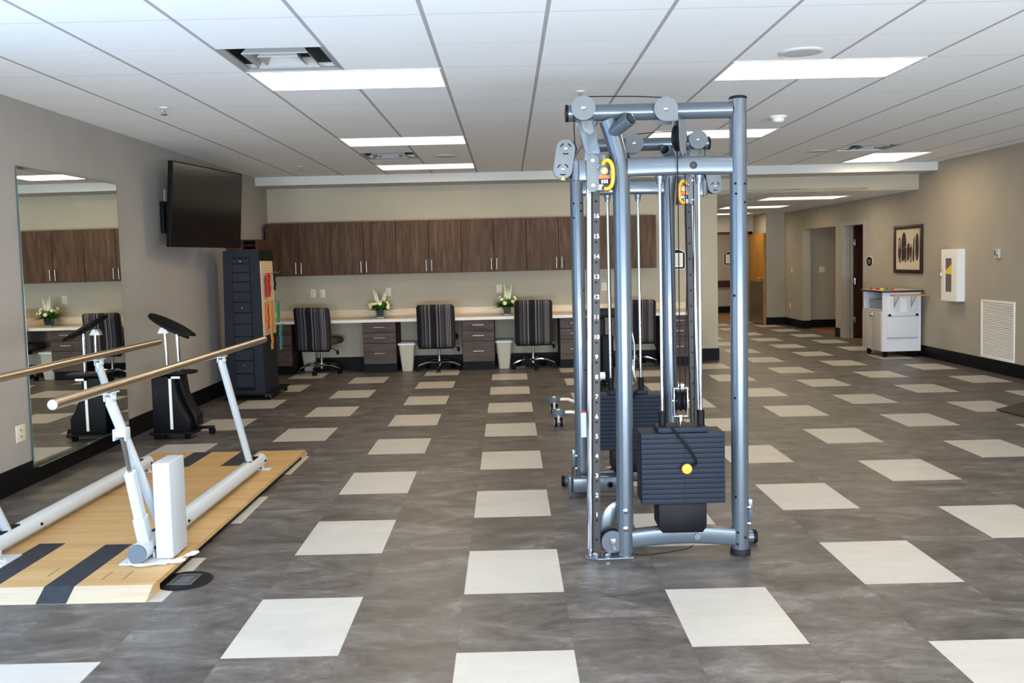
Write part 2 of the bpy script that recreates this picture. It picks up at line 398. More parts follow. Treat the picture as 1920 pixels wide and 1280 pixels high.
# baseboards
H = .17
def bb(name, *boxes):
    mb = MB()
    for b in boxes: mb.box(*b)
    struct('baseboard_'+name, mb, M_BASE)
bb('left', (XL, YF, 0, XL+.012, YB, H))
bb('back', (XL+.012, YB-.012, 0, XE, YB, H), (XE, YB-.012, 0, XE+.012, YB+.15, H))
bb('right', (XR-.012, YF, 0, XR, 14.84, .16), (XR-.012, 15.95, 0, XR, 16.22, .16), (XR-.012, 18.04, 0, XR, 19.2, .16), (XR, 18.028, 0, XR+.16, 18.04, .16), (XR, 16.22, 0, XR+.16, 16.232, .16))
bb('pier', (5.53, 19.188, 0, XR-.012, 19.2, .16))
bb('side_corridor', (XR+.16, 18.228, 0, XR+2.5, 18.24, .16))
bb('corridor', (3.1, 23.588, 0, 8.4, 23.6, .17))
bb('hallway_end', (XE, 20.188, 0, 4.2, 20.2, .16))

# door frames and doors
mb = MB(); mb.box(XR-.02, 15.86, 0, XR+.18, 15.95, 1.975); mb.box(XR-.02, 14.84, 0, XR+.18, 14.93, 1.975); mb.box(XR-.02, 14.84, 1.975, XR+.18, 15.95, 2.05)
mb.box(XR+.06, 15.83, 0, XR+.1, 15.86, 1.975); struct('trim_2', mb, M_TAUPE)
mb = MB(); mb.box(4.14, 20.16, 0, 4.2, 20.2, 2.03); mb.box(5.44, 20.16, 0, 5.5, 20.2, 2.03); mb.box(4.14, 20.16, 1.975, 5.5, 20.2, 2.03); struct('trim_3', mb, M_DKDOOR)
mb = MB(); mb.box(XR+.185, 15.81, .01, XR+1.09, 15.855, 1.97, .003); d2 = struct('door_1', mb, M_DKDOOR)
for z in (.32, 1.0, 1.68):
    mb = MB(); mb.box(XR+.155, 15.795, z-.055, XR+.215, 15.81, z+.055, .003); mb.cyl((XR+.185, 15.792, z-.055), (XR+.185, 15.792, z+.055), .008, 10); link('door_hinge', mb, M_CHROME, d2)
# oak door swung open against the pier
hp = V((5.455, 20.14, 0)); fp = V((5.50, 19.20, 0)); dv = (fp-hp).normalized(); nv = V((-dv.y, dv.x, 0))
def door_pts(t0, t1, off, th): return [tuple((hp+dv*t0+nv*(off)).xy), tuple((hp+dv*t1+nv*(off)).xy), tuple((hp+dv*t1+nv*(off+th)).xy), tuple((hp+dv*t0+nv*(off+th)).xy)]
mb = MB(); mb.prism(door_pts(0, .94, -.022, .044), .012, 1.965, 'z'); d1 = struct('door_2', mb, M_OAK)
sgn = -1
mb = MB(); mb.prism(door_pts(.03, .91, -.026, .004), .03, .93, 'z'); kp = link('kick_plate', mb, M_STEEL, d1); tag(kp, label='brushed metal kick plate')
mb = MB(); hc = hp+dv*.86; p = hc+nv*(-.022)
mb.cyl(V((p.x, p.y, 1.0)), V((p.x, p.y, 1.0))-nv*.02, .03); mb.tube([V((p.x, p.y, 1.0)), V((p.x, p.y, 1.0))-nv*.06, V((p.x, p.y, 1.0))-nv*.065-dv*.03, V((p.x, p.y, 1.0))-nv*.065-dv*.14], .011, 10)
link('door_handle', mb, M_STEEL, d1)

# ------------------------------------------------------------------ ceiling fittings
def lamp(i, l, zc, hall=False):
    x0, x1, y0, y1 = l; c = ((x0+x1)/2, (y0+y1)/2, zc)
    names = LAMP_LABELS
    t = thing('ceiling_light', names[i], 'ceiling light', c, group='ceiling light panels')
    mb = MB(); w = .014
    mb.box(x0, y0, zc-.004, x1, y0+w, zc+.05); mb.box(x0, y1-w, zc-.004, x1, y1, zc+.05); mb.box(x0, y0+w, zc-.004, x0+w, y1-w, zc+.05); mb.box(x1-w, y0+w, zc-.004, x1, y1-w, zc+.05)
    mb.box(x0, y0, zc+.05, x1, y1, zc+.06)
    link('frame', mb, M_WHITEP, t, smooth=False)
    mb = MB(); mb.box(x0+w, y0+w, zc+.004, x1-w, y1-w, zc+.01); link('diffuser', mb, M_LIGHT, t, smooth=False)
LAMP_LABELS = [
 'recessed light panel of the left row, above and behind the viewer', 'recessed light panel of the left row, just overhead and out of view',
 'large bright light panel beside the open square vent, left half of ceiling', 'light panel in left ceiling row, second from front, above the television',
 'farthest light panel of the left ceiling row, just before the soffit',
 'recessed light panel of the right row, behind the viewer', 'recessed light panel of the right row, overhead and out of view',
 'large bright light panel right of the cable machine, under the round speaker', 'light panel partly hidden behind the top of the cable machine, near the smoke detector',
 'far light strip glimpsed between the cable machine beams', 'light panel near the right wall, next to the far ceiling vent', 'recessed light panel near the right wall, above the viewer']
for i, l in enumerate(LAMPS): lamp(i, l, ZC)
LAMP_LABELS = ['nearest light panel in the lowered hallway ceiling', 'middle light panel in the lowered hallway ceiling', 'farthest light panel in the hallway, over the oak door']
for i, l in enumerate(HL): lamp(i, l, ZH)

def vent(l, label):
    x0, x1, y0, y1 = l; cx, cy = (x0+x1)/2, (y0+y1)/2; t = thing('ceiling_vent', label, 'vent', (cx, cy, ZC), group='square ceiling vents')
    h = (x1-x0)/2
    mb = MB(); mb.box(x0, y0, ZC+.16, x1, y1, ZC+.17)
    mb.box(x0, y0, ZC+.05, x0+.004, y1, ZC+.16); mb.box(x1-.004, y0, ZC+.05, x1, y1, ZC+.16); mb.box(x0+.004, y0, ZC+.05, x1-.004, y0+.004, ZC+.16); mb.box(x0+.004, y1-.004, ZC+.05, x1-.004, y1, ZC+.16)
    link('duct_box', mb, M_CAVITY, t, smooth=False)
    def cone(a, za, b, zb):
        m = MB(); A = [(cx-a, cy-a, za), (cx+a, cy-a, za), (cx+a, cy+a, za), (cx-a, cy+a, za)]; B = [(cx-b, cy-b, zb), (cx+b, cy-b, zb), (cx+b, cy+b, zb), (cx-b, cy+b, zb)]
        for k in range(4):
            m.quad(A[k], A[(k+1) % 4], B[(k+1) % 4], B[k]); m.quad(V(A[k])+V((0, 0, .006)), V(A[(k+1) % 4])+V((0, 0, .006)), V(B[(k+1) % 4])+V((0, 0, .006)), V(B[k])+V((0, 0, .006)))
            m.quad(A[k], A[(k+1) % 4], V(A[(k+1) % 4])+V((0, 0, .006)), V(A[k])+V((0, 0, .006)))
        return m
    link('frame', cone(h-.001, ZC+.0, h-.035, ZC+.012), M_LOUV, t, smooth=False)
    link('louver', cone(h*.62, ZC-.004, h*.50, ZC+.045), M_LOUV, t, smooth=False)
    link('louver', cone(h*.38, ZC-.006, h*.27, ZC+.05), M_LOUV, t, smooth=False)
    mb = MB(); mb.box(cx-h*.22, cy-h*.22, ZC+.055, cx+h*.22, cy+h*.22, ZC+.062); mb.box(cx-.01, cy-h+.01, ZC+.1, cx+.01, cy+h-.01, ZC+.115); link('core_plate', mb, M_CAVITY, t, smooth=False)
vent(VENTS[0], 'large open square ceiling vent beside the front left light panel')
vent(VENTS[1], 'small far ceiling vent between two light panels of the left row')
vent(VENTS[2], 'ceiling vent near the right wall beside the rightmost light panel')

def speaker(p, r, label):
    t = thing('ceiling_speaker', label, 'speaker', (p.x, p.y, ZC), group='round ceiling speakers')
    mb = MB(); mb.lathe([(0, -.001), (r, -.001), (r, -.006), (r*.9, -.012), (r*.86, -.008)], (p.x, p.y, ZC)); link('rim', mb, M_WHITEP, t)
    mb = MB(); mb.lathe([(r*.85, -.007), (r*.85, -.010), (0, -.013)], (p.x, p.y, ZC)); link('grille', mb, mat('speaker_grille', (.52, .52, .53), .6), t)
speaker(atz(1502, 97, ZC), .13, 'round ceiling speaker just in front of the large right light panel')
speaker(atz(1533, 283, ZC), .13, 'faint round speaker in the ceiling beside the right vent')
speaker(atz(836, 292, ZC), .13, 'faint round speaker in the ceiling between the far left light panels')
t = thing('smoke_detector', 'white smoke detector on the ceiling right of the cable machine', 'smoke detector', tuple(atz(1459, 218, ZC)))
p = atz(1459, 218, ZC)
mb = MB(); mb.lathe([(.075, 0), (.075, -.012), (.068, -.018)], p); link('base', mb, M_WPLAST, t)
mb = MB(); mb.lathe([(.055, -.018), (.052, -.04), (.04, -.052), (0, -.056)], p); link('cap', mb, M_WPLAST, t)
def sprinkler(p, label, z=ZC):
    t = thing('sprinkler_head', label, 'sprinkler', tuple(p), group='ceiling sprinkler heads')
    mb = MB(); mb.lathe([(.035, .002), (.035, -.004), (.016, -.008)], p); link('escutcheon', mb, M_WPLAST, t)
    mb = MB(); mb.cyl(p+V((0, 0, -.008)), p+V((0, 0, -.03)), .009, 10); mb.tube([p+V((.012, 0, -.02)), p+V((.014, 0, -.04)), p+V((0, 0, -.05))], .003, 6); mb.tube([p+V((-.012, 0, -.02)), p+V((-.014, 0, -.04)), p+V((0, 0, -.05))], .003, 6)
    mb.cyl(p+V((0, 0, -.05)), p+V((0, 0, -.053)), .026, 12); link('deflector', mb, M_CHROME, t)
sprinkler(atz(307, 202, ZC), 'small sprinkler head in ceiling above the mirror side')
sprinkler(atz(563, 312, ZC), 'small sprinkler head in ceiling near the television')
sprinkler(atz(1088, 171, ZC), 'small sprinkler head just above the top pulley of cable machine')
sprinkler(atz(1483, 393, ZH), 'sprinkler head hanging from hallway ceiling', ZH)

# ------------------------------------------------------------------ wall mirror
mA = 6.33; mBy = 7.87; mz0 = .13; mz1 = 2.25
t = thing('wall_mirror', 'tall frameless mirror on left wall reflecting cabinets and flowers', 'mirror', (XL, (mA+mBy)/2, mz0))
def mx(y, z): return XL+.012+.018*(y-mA)+.0025*(mz1-z)
def mslab(mb, y0, y1, z0, z1, o0, o1):
    t_ = bmesh.new(); vs = [t_.verts.new((mx(y, z)+o, y, z)) for o in (o0, o1) for y, z in ((y0, z0), (y1, z0), (y1, z1), (y0, z1))]
    for f_ in ((0, 1, 2, 3), (7, 6, 5, 4), (0, 4, 5, 1), (1, 5, 6, 2), (2, 6, 7, 3), (3, 7, 4, 0)): t_.faces.new([vs[i] for i in f_])
    mb.merge(t_)
mb = MB(); mslab(mb, mA, mBy, mz0, mz1, -.006, 0); link('glass_edge', mb, M_MEDGE, t, smooth=False)
mb = MB(); mslab(mb, mA+.004, mBy-.004, mz0+.004, mz1-.004, .0001, .001); link('mirror_face', mb, M_MIRROR, t, smooth=False)
mb = MB(); mb.box(XL+.001, mA, mz0-.012, XL+.05, mBy, mz0-.0005); link('bottom_rail', mb, M_CHROME, t, smooth=False)

# ------------------------------------------------------------------ outlets and switches
def plate(c, axis, label, w=.075, h=.118, holes=True, m=M_IVORY, name='wall_outlet', cat='outlet', group='wall outlets'):
    """axis 'y' faces -y, axis 'x+' faces +x, 'x-' faces -x"""
    c = V(c); t = thing(name, label, cat, tuple(c), group=group)
    n = {'y': V((0, -1, 0)), 'x+': V((1, 0, 0)), 'x-': V((-1, 0, 0))}[axis]; u = V((1, 0, 0)) if axis == 'y' else V((0, 1, 0))
    def bx(mb, du, dz, hw, hh, a, b, bev=.0):
        p = c+u*(du-hw)+n*a+V((0, 0, dz-hh)); q = c+u*(du+hw)+n*b+V((0, 0, dz+hh))
        mb.box(min(p.x, q.x), min(p.y, q.y), p.z, max(p.x, q.x), max(p.y, q.y), q.z, bev)
    mb = MB(); bx(mb, 0, 0, w/2, h/2, .0005, .006, .002); link('cover_plate', mb, m, t)
    mb = MB()
    if holes:
        for dz in (-.022, .022): bx(mb, -.006, dz, .0015, .006, .0061, .0075); bx(mb, .006, dz, .0015, .006, .0061, .0075); bx(mb, 0, dz-.012, .002, .002, .0061, .0075)
        link('socket_slots', mb, M_BLACK, t, smooth=False)
    else:
        bx(mb, 0, 0, .016, .032, .0061, .010, .001); link('rocker', mb, m, t)
    return t
def on_back(x, y): p = aty(x, y, YB); return p
for (x, y, lb, ho) in ((587, 550, 'left of the paired outlets above the desk, behind first striped chair', True), (605, 550, 'right of the paired outlets above the desk, near first striped chair', False), (728, 547, 'outlet plate partly hidden behind the left flower arrangement', False),
                   (936, 541, 'outlet directly behind the right flower arrangement', True), (1133, 537, 'outlet seen between the posts of the cable machine', True)):
    plate(on_back(x, y), 'y', lb, holes=ho)
p = atx(45, 805, XL); plate((XL, p.y-.05, .39), 'x+', 'double outlet low on left wall beside the mirror', w=.12, h=.118)
p = aty(1541, 505, 18.24); plate(p, 'y', 'switch plate on the wall inside side corridor opening', holes=False, name='light_switch', cat='switch', group='wall switches', w=.12)
p = atx(1485, 506, XR); plate((XR, p.y, p.z), 'x-', 'switch plate on the wall between hallway pier and side corridor', holes=False, name='light_switch', cat='switch', group='wall switches')
p = atx(1482, 573, XR); plate((XR, p.y, p.z), 'x-', 'outlet low on the wall before side corridor opening')

# ------------------------------------------------------------------ upper cabinets
CW = .91; CXS = -3.37; CYF = 12.60; CZ0 = 1.36; CZ1 = 2.095
ulabels = ['dark wall cabinet at the far left, above the storage tower', 'wall cabinet second from left, above the first striped chair', 'wall cabinet third from left, above the left flowers', 'wall cabinet fourth from left, above the right flowers',
           'wall cabinet just left of the cable machine, fifth from left', 'wall cabinet seen through the cable machine, farthest right']
t = thing('wall_cabinet', ulabels[0], 'cabinet', (CXS, YB, CZ0), group='walnut wall cabinets above the desk')
mb = MB(); g = .003
mb.box(CXS, CYF, CZ0, CXS+CW, YB-.001, CZ0+.018); mb.box(CXS, CYF, CZ1-.018, CXS+CW, YB-.001, CZ1); mb.box(CXS, CYF, CZ0+.018, CXS+.016, YB-.001, CZ1-.018); mb.box(CXS+CW-.016, CYF, CZ0+.018, CXS+CW, YB-.001, CZ1-.018); mb.box(CXS+.016, YB-.01, CZ0+.018, CXS+CW-.016, YB-.001, CZ1-.018)
link('body', mb, M_WOODDK, t, smooth=False)
for k in (0, 1):
    x0 = CXS+g+k*(CW/2); x1 = x0+CW/2-2*g
    mb = MB(); mb.box(x0, CYF-.02, CZ0+.004, x1, CYF-.001, CZ1-.004, .0015); d = link('door', mb, M_WOOD, t, smooth=False)
    hx = x1-.035 if k == 0 else x0+.035
    mb = MB(); mb.cyl((hx, CYF-.046, CZ0+.03), (hx, CYF-.046, CZ0+.185), .006, 10); mb.cyl((hx, CYF-.0205, CZ0+.05), (hx, CYF-.046, CZ0+.05), .005, 8); mb.cyl((hx, CYF-.0205, CZ0+.165), (hx, CYF-.046, CZ0+.165), .005, 8)
    link('handle', mb, M_STEEL, d)
uc = t
for i in range(1, 6): dup(uc, loc=(CXS+i*CW, YB, CZ0), label=ulabels[i])

# ------------------------------------------------------------------ counter, pedestals
mb = MB(); mb.box(XL+.002, 12.33, .705, 2.62, YB-.001, .742, .003); ct = link('desk_counter', mb, M_COUNTER, loc=(-.4, 12.33, .705)); tag(ct, 'long cream laminate desk counter running along the back wall', 'counter')
mb = MB(); mb.box(XL+.002, YB-.022, .7425, 2.62, YB-.0015, .855, .002); link('backsplash', mb, M_COUNTER, ct)
mb = MB(); mb.box(XL+.002, 12.327, .704, 2.62, 12.3295, .743); e = link('front_edge', mb, mat('pale_edge_band', (.72, .70, .64), .4), ct)
def pedestal(x0, x1, label):
    yf = 12.37; t = thing('drawer_pedestal', label, 'drawer unit', ((x0+x1)/2, yf, 0), group='drawer pedestals under the desk')
    mb = MB(); mb.box(x0, yf+.02, .12, x1, YB-.013, .704); link('body', mb, M_WOODDK, t, smooth=False)
    mb = MB(); mb.box(x0+.005, yf+.05, 0.001, x1-.005, YB-.014, .1195); link('toe_kick', mb, M_BASE, t, smooth=False)
    for z0, z1 in ((.125, .405), (.412, .55), (.557, .697)):
        mb = MB(); mb.box(x0+.006, yf, z0, x1-.006, yf+.019, z1, .0015); d = link('drawer', mb, M_WOODL, t, smooth=False)
        zc = (z0+z1)/2+.005; cx = (x0+x1)/2
        mb = MB(); mb.cyl((cx-.075, yf-.026, zc), (cx+.075, yf-.026, zc), .006, 10)
        for s in (-.06, .06): mb.cyl((cx+s, yf-.0005, zc), (cx+s, yf-.026, zc), .005, 8)
        link('handle', mb, M_STEEL, d)
for a, b, lb in ((-3.40, -3.0, 'dark drawer pedestal in the left corner beside the storage tower'), (-2.02, -1.56, 'three-drawer pedestal between the first and second striped chairs'), (-.65, -.20, 'three-drawer pedestal between the second and third striped chairs'),
                 (.70, 1.15, 'drawer pedestal half hidden by the left side of cable machine'), (2.12, 2.56, 'drawer pedestal at the right end of desk, seen through cable machine')):
    pedestal(a, b, lb)

# ------------------------------------------------------------------ desk chairs
def make_chair(label):
    t = thing('desk_chair', label, 'chair', (0, 0, 0), group='striped desk chairs along the counter')
    # backrest: rounded slab, gently curved, back towards -y
    bm = bmesh.new(); nx, nz = 14, 16; W = .262; z0, z1 = .335, .935
    def rnd(u, v):
        # superellipse corner rounding
        return u, v
    F_, B_ = [], []
    for j in range(nz+1):
        fr, br = [], []
        for i in range(nx+1):
            u = -1+2*i/nx; v = -1+2*j/nz
            au, av = abs(u), abs(v)
            x = u*W; z = (z0+z1)/2 + v*(z1-z0)/2
            if au > .8 and av > .85:
                du = (au-.8)/.2; dv_ = (av-.85)/.15; L = math.hypot(du, dv_)
                if L > 1: x = math.copysign((.8+.2*du/L)*W, u); z = (z0+z1)/2+math.copysign((.85+.15*dv_/L), v)*(z1-z0)/2
            x *= 1.0 - .06*(1-(v+1)/2)*0
            edge = max(au**6, av**8); th = .045*(1-edge)**.5+.006
            yc = -.29 + .02*math.cos(v*1.4) - .035*((v+1)/2)**2 + .03*(u*u)
            fr.append(bm.verts.new((x, yc+th, z))); br.append(bm.verts.new((x, yc-th, z)))
        F_.append(fr); B_.append(br)
    for j in range(nz):
        for i in range(nx):
            bm.faces.new((F_[j][i], F_[j+1][i], F_[j+1][i+1], F_[j][i+1])); bm.faces.new((B_[j][i], B_[j][i+1], B_[j+1][i+1], B_[j+1][i]))
    for j in range(nz):
        bm.faces.new((F_[j][0], B_[j][0], B_[j+1][0], F_[j+1][0])); bm.faces.new((F_[j][nx], F_[j+1][nx], B_[j+1][nx], B_[j][nx]))
    for i in range(nx):
        bm.faces.new((F_[0][i], F_[0][i+1], B_[0][i+1], B_[0][i])); bm.faces.new((F_[nz][i], B_[nz][i], B_[nz][i+1], F_[nz][i+1]))
    m = MB(); m.merge(bm); link('backrest', m, M_STRIPE, t, ang=60)
    m = MB(); m.tube([(-W*.93, -.292, .336), (W*.93, -.292, .336)], .009, 8); link('piping', m, M_BLACK, t)
    m = MB(); m.box(-.25, -.25, .40, .25, .26, .50, .045); link('seat', m, mat('brown_seat_fabric', (.075, .055, .045), .85), t)
    m = MB(); m.box(-.11, -.12, .345, .11, .12, .40, .01); m.cyl((0, 0, .30), (0, 0, .35), .03, 16); link('tilt_mechanism', m, M_BLACK, t)
    m = MB(); m.tube([(.09, -.02, .36), (.2, -.05, .345), (.275, -.09, .315)], .006, 8); m.sphere((.285, -.10, .30), .026, .8, .8, 1.35, 12, 8); link('lever', m, M_BLACK, t)
    m = MB(); m.cyl((0, 0, .10), (0, 0, .20), .026, 16); m.cyl((0, 0, .20), (0, 0, .32), .016, 16); m.cyl((0, 0, .075), (0, 0, .10), .034, 16); m.sphere((0, 0, .07), .016, u=10, v=6); link('gas_column', m, M_CHROME, t)
    for k in range(5):
        a = -PI/2+.08+k*2*PI/5; c, s_ = math.cos(a), math.sin(a)
        m = MB(); m.tube([(c*r, s_*r, z) for r, z in ((.02, .115), (.1, .125), (.2, .112), (.28, .085), (.305, .072))], .015, 8, radii=[.021, .018, .015, .012, .011]); leg = link('base_leg', m, M_CHROME, t)
        m = MB(); q = V((c*.305, s_*.305, 0)); n_ = V((-s_, c, 0))
        m.cyl(q+n_*.010+V((0, 0, .028)), q+n_*.027+V((0, 0, .028)), .0275, 16); m.cyl(q-n_*.027+V((0, 0, .028)), q-n_*.010+V((0, 0, .028)), .0275, 16); m.cyl(q+V((0, 0, .03)), q+V((0, 0, .068)), .008, 8); m.cyl(q-n_*.012+V((0, 0, .028)), q+n_*.012+V((0, 0, .028)), .006, 8)
        link('caster', m, M_BLACK, leg)
    return t
ch = make_chair('striped desk chair at the left, turned slightly, nearest the storage tower')
c1 = aty(583, 620, 12.2)
ch.location = (-2.63, 12.50, 0); ch.rotation_euler = (0, 0, -.20)
for (px, rz, lb) in ((820, -.06, 'striped desk chair between the two pedestals with centre flowers'), (1000, .03, 'tallest-looking striped desk chair just right of the right flowers'), (1195, 0.0, 'striped desk chair seen through posts of the cable machine')):
    k = dup(ch, loc=(aty(px, 640, 12.25).x, 12.53, 0), rz=rz, label=lb)
    if px == 1000: k.scale = (1, 1, 1.035)

# ------------------------------------------------------------------ waste bins
def make_bin(label):
    t = thing('waste_bin', label, 'bin', (0, 0, 0), group='beige waste bins under the desk')
    def rr(hx, hy, z, r=.03, n=5):
        out = []
        for (sx, sy, a0) in ((1, 1, 0), (-1, 1, PI/2), (-1, -1, PI), (1, -1, 3*PI/2)):
            for k in range(n+1):
                a = a0+PI/2*k/n; out.append(V((sx*(hx-r)+r*math.cos(a), sy*(hy-r)+r*math.sin(a), z)))
        return out
    bm = bmesh.new(); rings = [[bm.verts.new(p) for p in rr(*a)] for a in ((.075, .06, .001), (.112, .085, .37), (.122, .093, .372), (.122, .093, .39), (.106, .08, .39), (.07, .055, .01))]
    for a, b in zip(rings, rings[1:]):
        n = len(a)
        for k in range(n): bm.faces.new((a[k], a[(k+1) % n], b[(k+1) % n], b[k]))
    bm.faces.new(rings[0]); bm.faces.new(rings[-1]); m = MB(); m.merge(bm); link('bucket', m, M_BIN, t)
    bm = bmesh.new(); rings = [[bm.verts.new(p) for p in rr(*a)] for a in ((.126, .097, .368), (.126, .097, .392), (.104, .078, .396), (.10, .075, .30))]
    for a, b in zip(rings, rings[1:]):
        n = len(a)
        for k in range(n): bm.faces.new((a[k], a[(k+1) % n], b[(k+1) % n], b[k]))
    m = MB(); m.merge(bm); link('liner', m, M_BAG, t)
    return t
b0 = make_bin('beige waste bin right of the pedestal under the left flowers'); b0.location = (-1.43, 12.52, 0)
dup(b0, loc=(-.075, 12.56, 0), label='beige waste bin beside the pedestal left of third striped chair')
dup(b0, loc=(-2.868, 12.84, 0), label='shaded waste bin behind the base of the first striped chair')

# ------------------------------------------------------------------ flower arrangements
def flowers(px, py, label, seed, lean):
    rs = random.Random(seed); b = aty(px, py, 12.72); c = V((b.x, 12.70, .7425))
    t = thing('flower_arrangement', label, 'flowers', tuple(c), group='flower arrangements on the desk')
    m = MB()
    bm = bmesh.new(); A = [bm.verts.new(c+V((sx*.045, sy*.045, .001))) for sx, sy in ((-1, -1), (1, -1), (1, 1), (-1, 1))]; B = [bm.verts.new(c+V((sx*.055, sy*.055, .115))) for sx, sy in ((-1, -1), (1, -1), (1, 1), (-1, 1))]
    bm.faces.new(A); bm.faces.new(B)
    for k in range(4): bm.faces.new((A[k], A[(k+1) % 4], B[(k+1) % 4], B[k]))
    bmesh.ops.bevel(bm, geom=list(bm.edges), offset=.005, segments=2, affect='EDGES'); m.merge(bm); link('vase', m, M_VASE, t)
    m = MB(); m.box(c.x-.05, c.y-.05, c.z+.0002, c.x+.05, c.y+.05, c.z+.016, .004); link('vase_base', m, mat('pale_glass', (.45, .52, .52), .1), t)
    top = c+V((0, 0, .12))
    def leaf(m, p, d, L, w, droop=.3):
        d = d.normalized(); sd = d.cross(V((0, 0, 1)));
        if sd.length < .05: sd = V((1, 0, 0))
        sd.normalize(); prev = None; bm = m.bm
        for k in range(6):
            u = k/5; q = p+d*L*u+V((0, 0, -droop*L*u*u)); ww = w*math.sin(PI*min(1, u*.92+.08))+.0008
            a = bm.verts.new(q-sd*ww); mid = bm.verts.new(q+V((0, 0, -ww*.35))); b_ = bm.verts.new(q+sd*ww)
            if prev: bm.faces.new((prev[0], prev[1], mid, a)); bm.faces.new((prev[1], prev[2], b_, mid))
            prev = (a, mid, b_)
    m = MB()
    for k in range(70):
        a = rs.uniform(0, 2*PI); e = rs.uniform(.1, 1.1); leaf(m, top+V((math.cos(a)*.03, math.sin(a)*.03, 0)), V((math.cos(a)*math.cos(e), math.sin(a)*math.cos(e), math.sin(e))), rs.uniform(.13, .215), rs.uniform(.011, .024), rs.uniform(.1, .35))
    link('foliage', m, M_LEAF, t)
    m = MB()
    for k in range(26):
        a = rs.uniform(0, 2*PI); e = rs.uniform(-.05, .5); d = V((math.cos(a)*math.cos(e), math.sin(a)*math.cos(e), math.sin(e))); L = rs.uniform(.22, .30)
        for j in range(9):
            u = .25+.75*j/9; q = top+d*L*u+V((0, 0, -.25*L*u*u)); s_ = d.cross(V((0, 0, 1))).normalized()
            for sg in (-1, 1): leaf(m, q, (d*.6+s_*sg), .035*(1.15-u), .004, .2)
    link('fern', m, M_LEAF2, t)
    for k in range(11):
        a = rs.uniform(0, 2*PI); e = rs.uniform(.1, 1.0); d = V((math.cos(a)*math.cos(e), math.sin(a)*math.cos(e)-.25, math.sin(e))).normalized(); q = top+d*rs.uniform(.13, .18)
        m = MB(); r = rs.uniform(.018, .028); m.sphere(q, r*.7, u=10, v=6)
        for j in range(8):
            b_ = j*2*PI/8; x, y = m.frame(d); pp = q+(x*math.cos(b_)+y*math.sin(b_))*r*.75; m.sphere(pp, r*.55, 1, 1, .9, 8, 5)
        link('blossom', m, M_PETAL if k % 3 else M_PETALW, t)
    for k, (dx, h) in enumerate(lean):
        m = MB(); base = top+V((dx*.2, 0, 0)); tip = top+V((dx, rs.uniform(-.03, .03), h)); m.tube([base, (base+tip)/2+V((0, 0, .02)), tip], .003, 6)
        st = link('flower_spike', m, M_LEAF, t); m = MB()
        for j in range(26):
            u = .35+.65*j/26; q = base.lerp(tip, u); a = j*2.4; r = .017*(1.25-u); m.sphere(q+V((math.cos(a)*.014*(1.3-u), math.sin(a)*.014*(1.3-u), 0)), r, 1, 1, .9, 7, 5)
        link('florets', m, M_PETALW, st)
flowers(714, 590, 'left flower arrangement with spreading spikes in a dark square vase', 3, [(-.10, .30), (-.06, .27), (.10, .29), (.06, .25)])
flowers(951, 585, 'right flower arrangement with upright spikes beside the third striped chair', 9, [(-.03, .33), (.02, .27), (.07, .31)])

# ------------------------------------------------------------------ television
bl = V((-3.198, 8.58, 1.713)); br_ = V((-2.950, 9.988, 1.713)); tl = V((-3.144, 8.58, 2.527)); U = (br_-bl); W_ = U.length; U.normalize(); Up = (tl-bl); H_ = Up.length; Up.normalize(); N = U.cross(Up).normalized()
if N.x < 0: N = -N
tc = bl+U*W_/2+Up*H_/2
t = thing('television', 'black flat television on a swivel arm high on the left wall', 'television', (XL, tc.y, tc.z))
TM = Matrix((tuple(U)+(0,), tuple(N)+(0,), tuple(Up)+(0,), (0, 0, 0, 1))).transposed(); TM = Matrix.Translation(tc) @ TM
mb = MB(); mb.box(-W_/2, -.045, -H_/2, W_/2, 0, H_/2, .004, TM); link('casing', mb, M_BLACK, t)
mb = MB(); mb.box(-W_/2+.012, .0003, -H_/2+.02, W_/2-.012, .002, H_/2-.012, 0, TM); link('screen', mb, M_SCREEN, t, smooth=False)
mb = MB(); mb.box(-.25, -.09, -.2, .25, -.0455, .2, .01, TM); link('rear_housing', mb, M_BLACK, t)
wy = 9.05
mb = MB(); mb.box(XL+.0005, wy-.12, 1.86, XL+.04, wy+.12, 2.17, .005); wb = link('wall_bracket', mb, M_BLACK, t)
mb = MB(); mb.box(XL+.041, wy-.05, 1.9, XL+.06, wy+.05, 2.12, .003); link('bracket_plate', mb, M_DGREY, wb)
mb = MB(); q = tc-N*.09; mb.tube([(XL+.06, wy, 2.03), (XL+.12, wy+.12, 2.03)], .022, 10); mb.tube([(XL+.12, wy+.12, 2.03), (q.x, q.y, 2.03)], .022, 10); mb.cyl((XL+.12, wy+.12, 1.98), (XL+.12, wy+.12, 2.08), .03, 12); link('swivel_arm', mb, M_BLACK, t)
plate((XL, atx(309, 362, XL).y, 2.24), 'x+', 'white outlet plate on the wall behind the television', w=.07, h=.118)

# ------------------------------------------------------------------ storage tower with hanging bands
tx0, tx1, ty0, ty1 = -3.215, -2.775, 10.1, 10.72
t = thing('storage_tower', 'tall dark rolling storage tower with drawers and pegboard side', 'storage tower', ((tx0+tx1)/2, (ty0+ty1)/2, 0))
def tpt(u, v, z):
    """u,v in 0..1 across the tapered body"""
    k = (z-.07)/1.62; ins = .022*k; return V((tx0+ins+(tx1-tx0-2*ins)*u, ty0+ins+(ty1-ty0-2*ins)*v, z))
def tslab(mb, u0, v0, z0, u1, v1, z1):
    t_ = bmesh.new(); vs = [t_.verts.new(tpt(u, v, z)) for z in (z0, z1) for u, v in ((u0, v0), (u1, v0), (u1, v1), (u0, v1))]
    for f in ((0, 1, 2, 3), (7, 6, 5, 4), (0, 4, 5, 1), (1, 5, 6, 2), (2, 6, 7, 3), (3, 7, 4, 0)): t_.faces.new([vs[i] for i in f])
    mb.merge(t_)
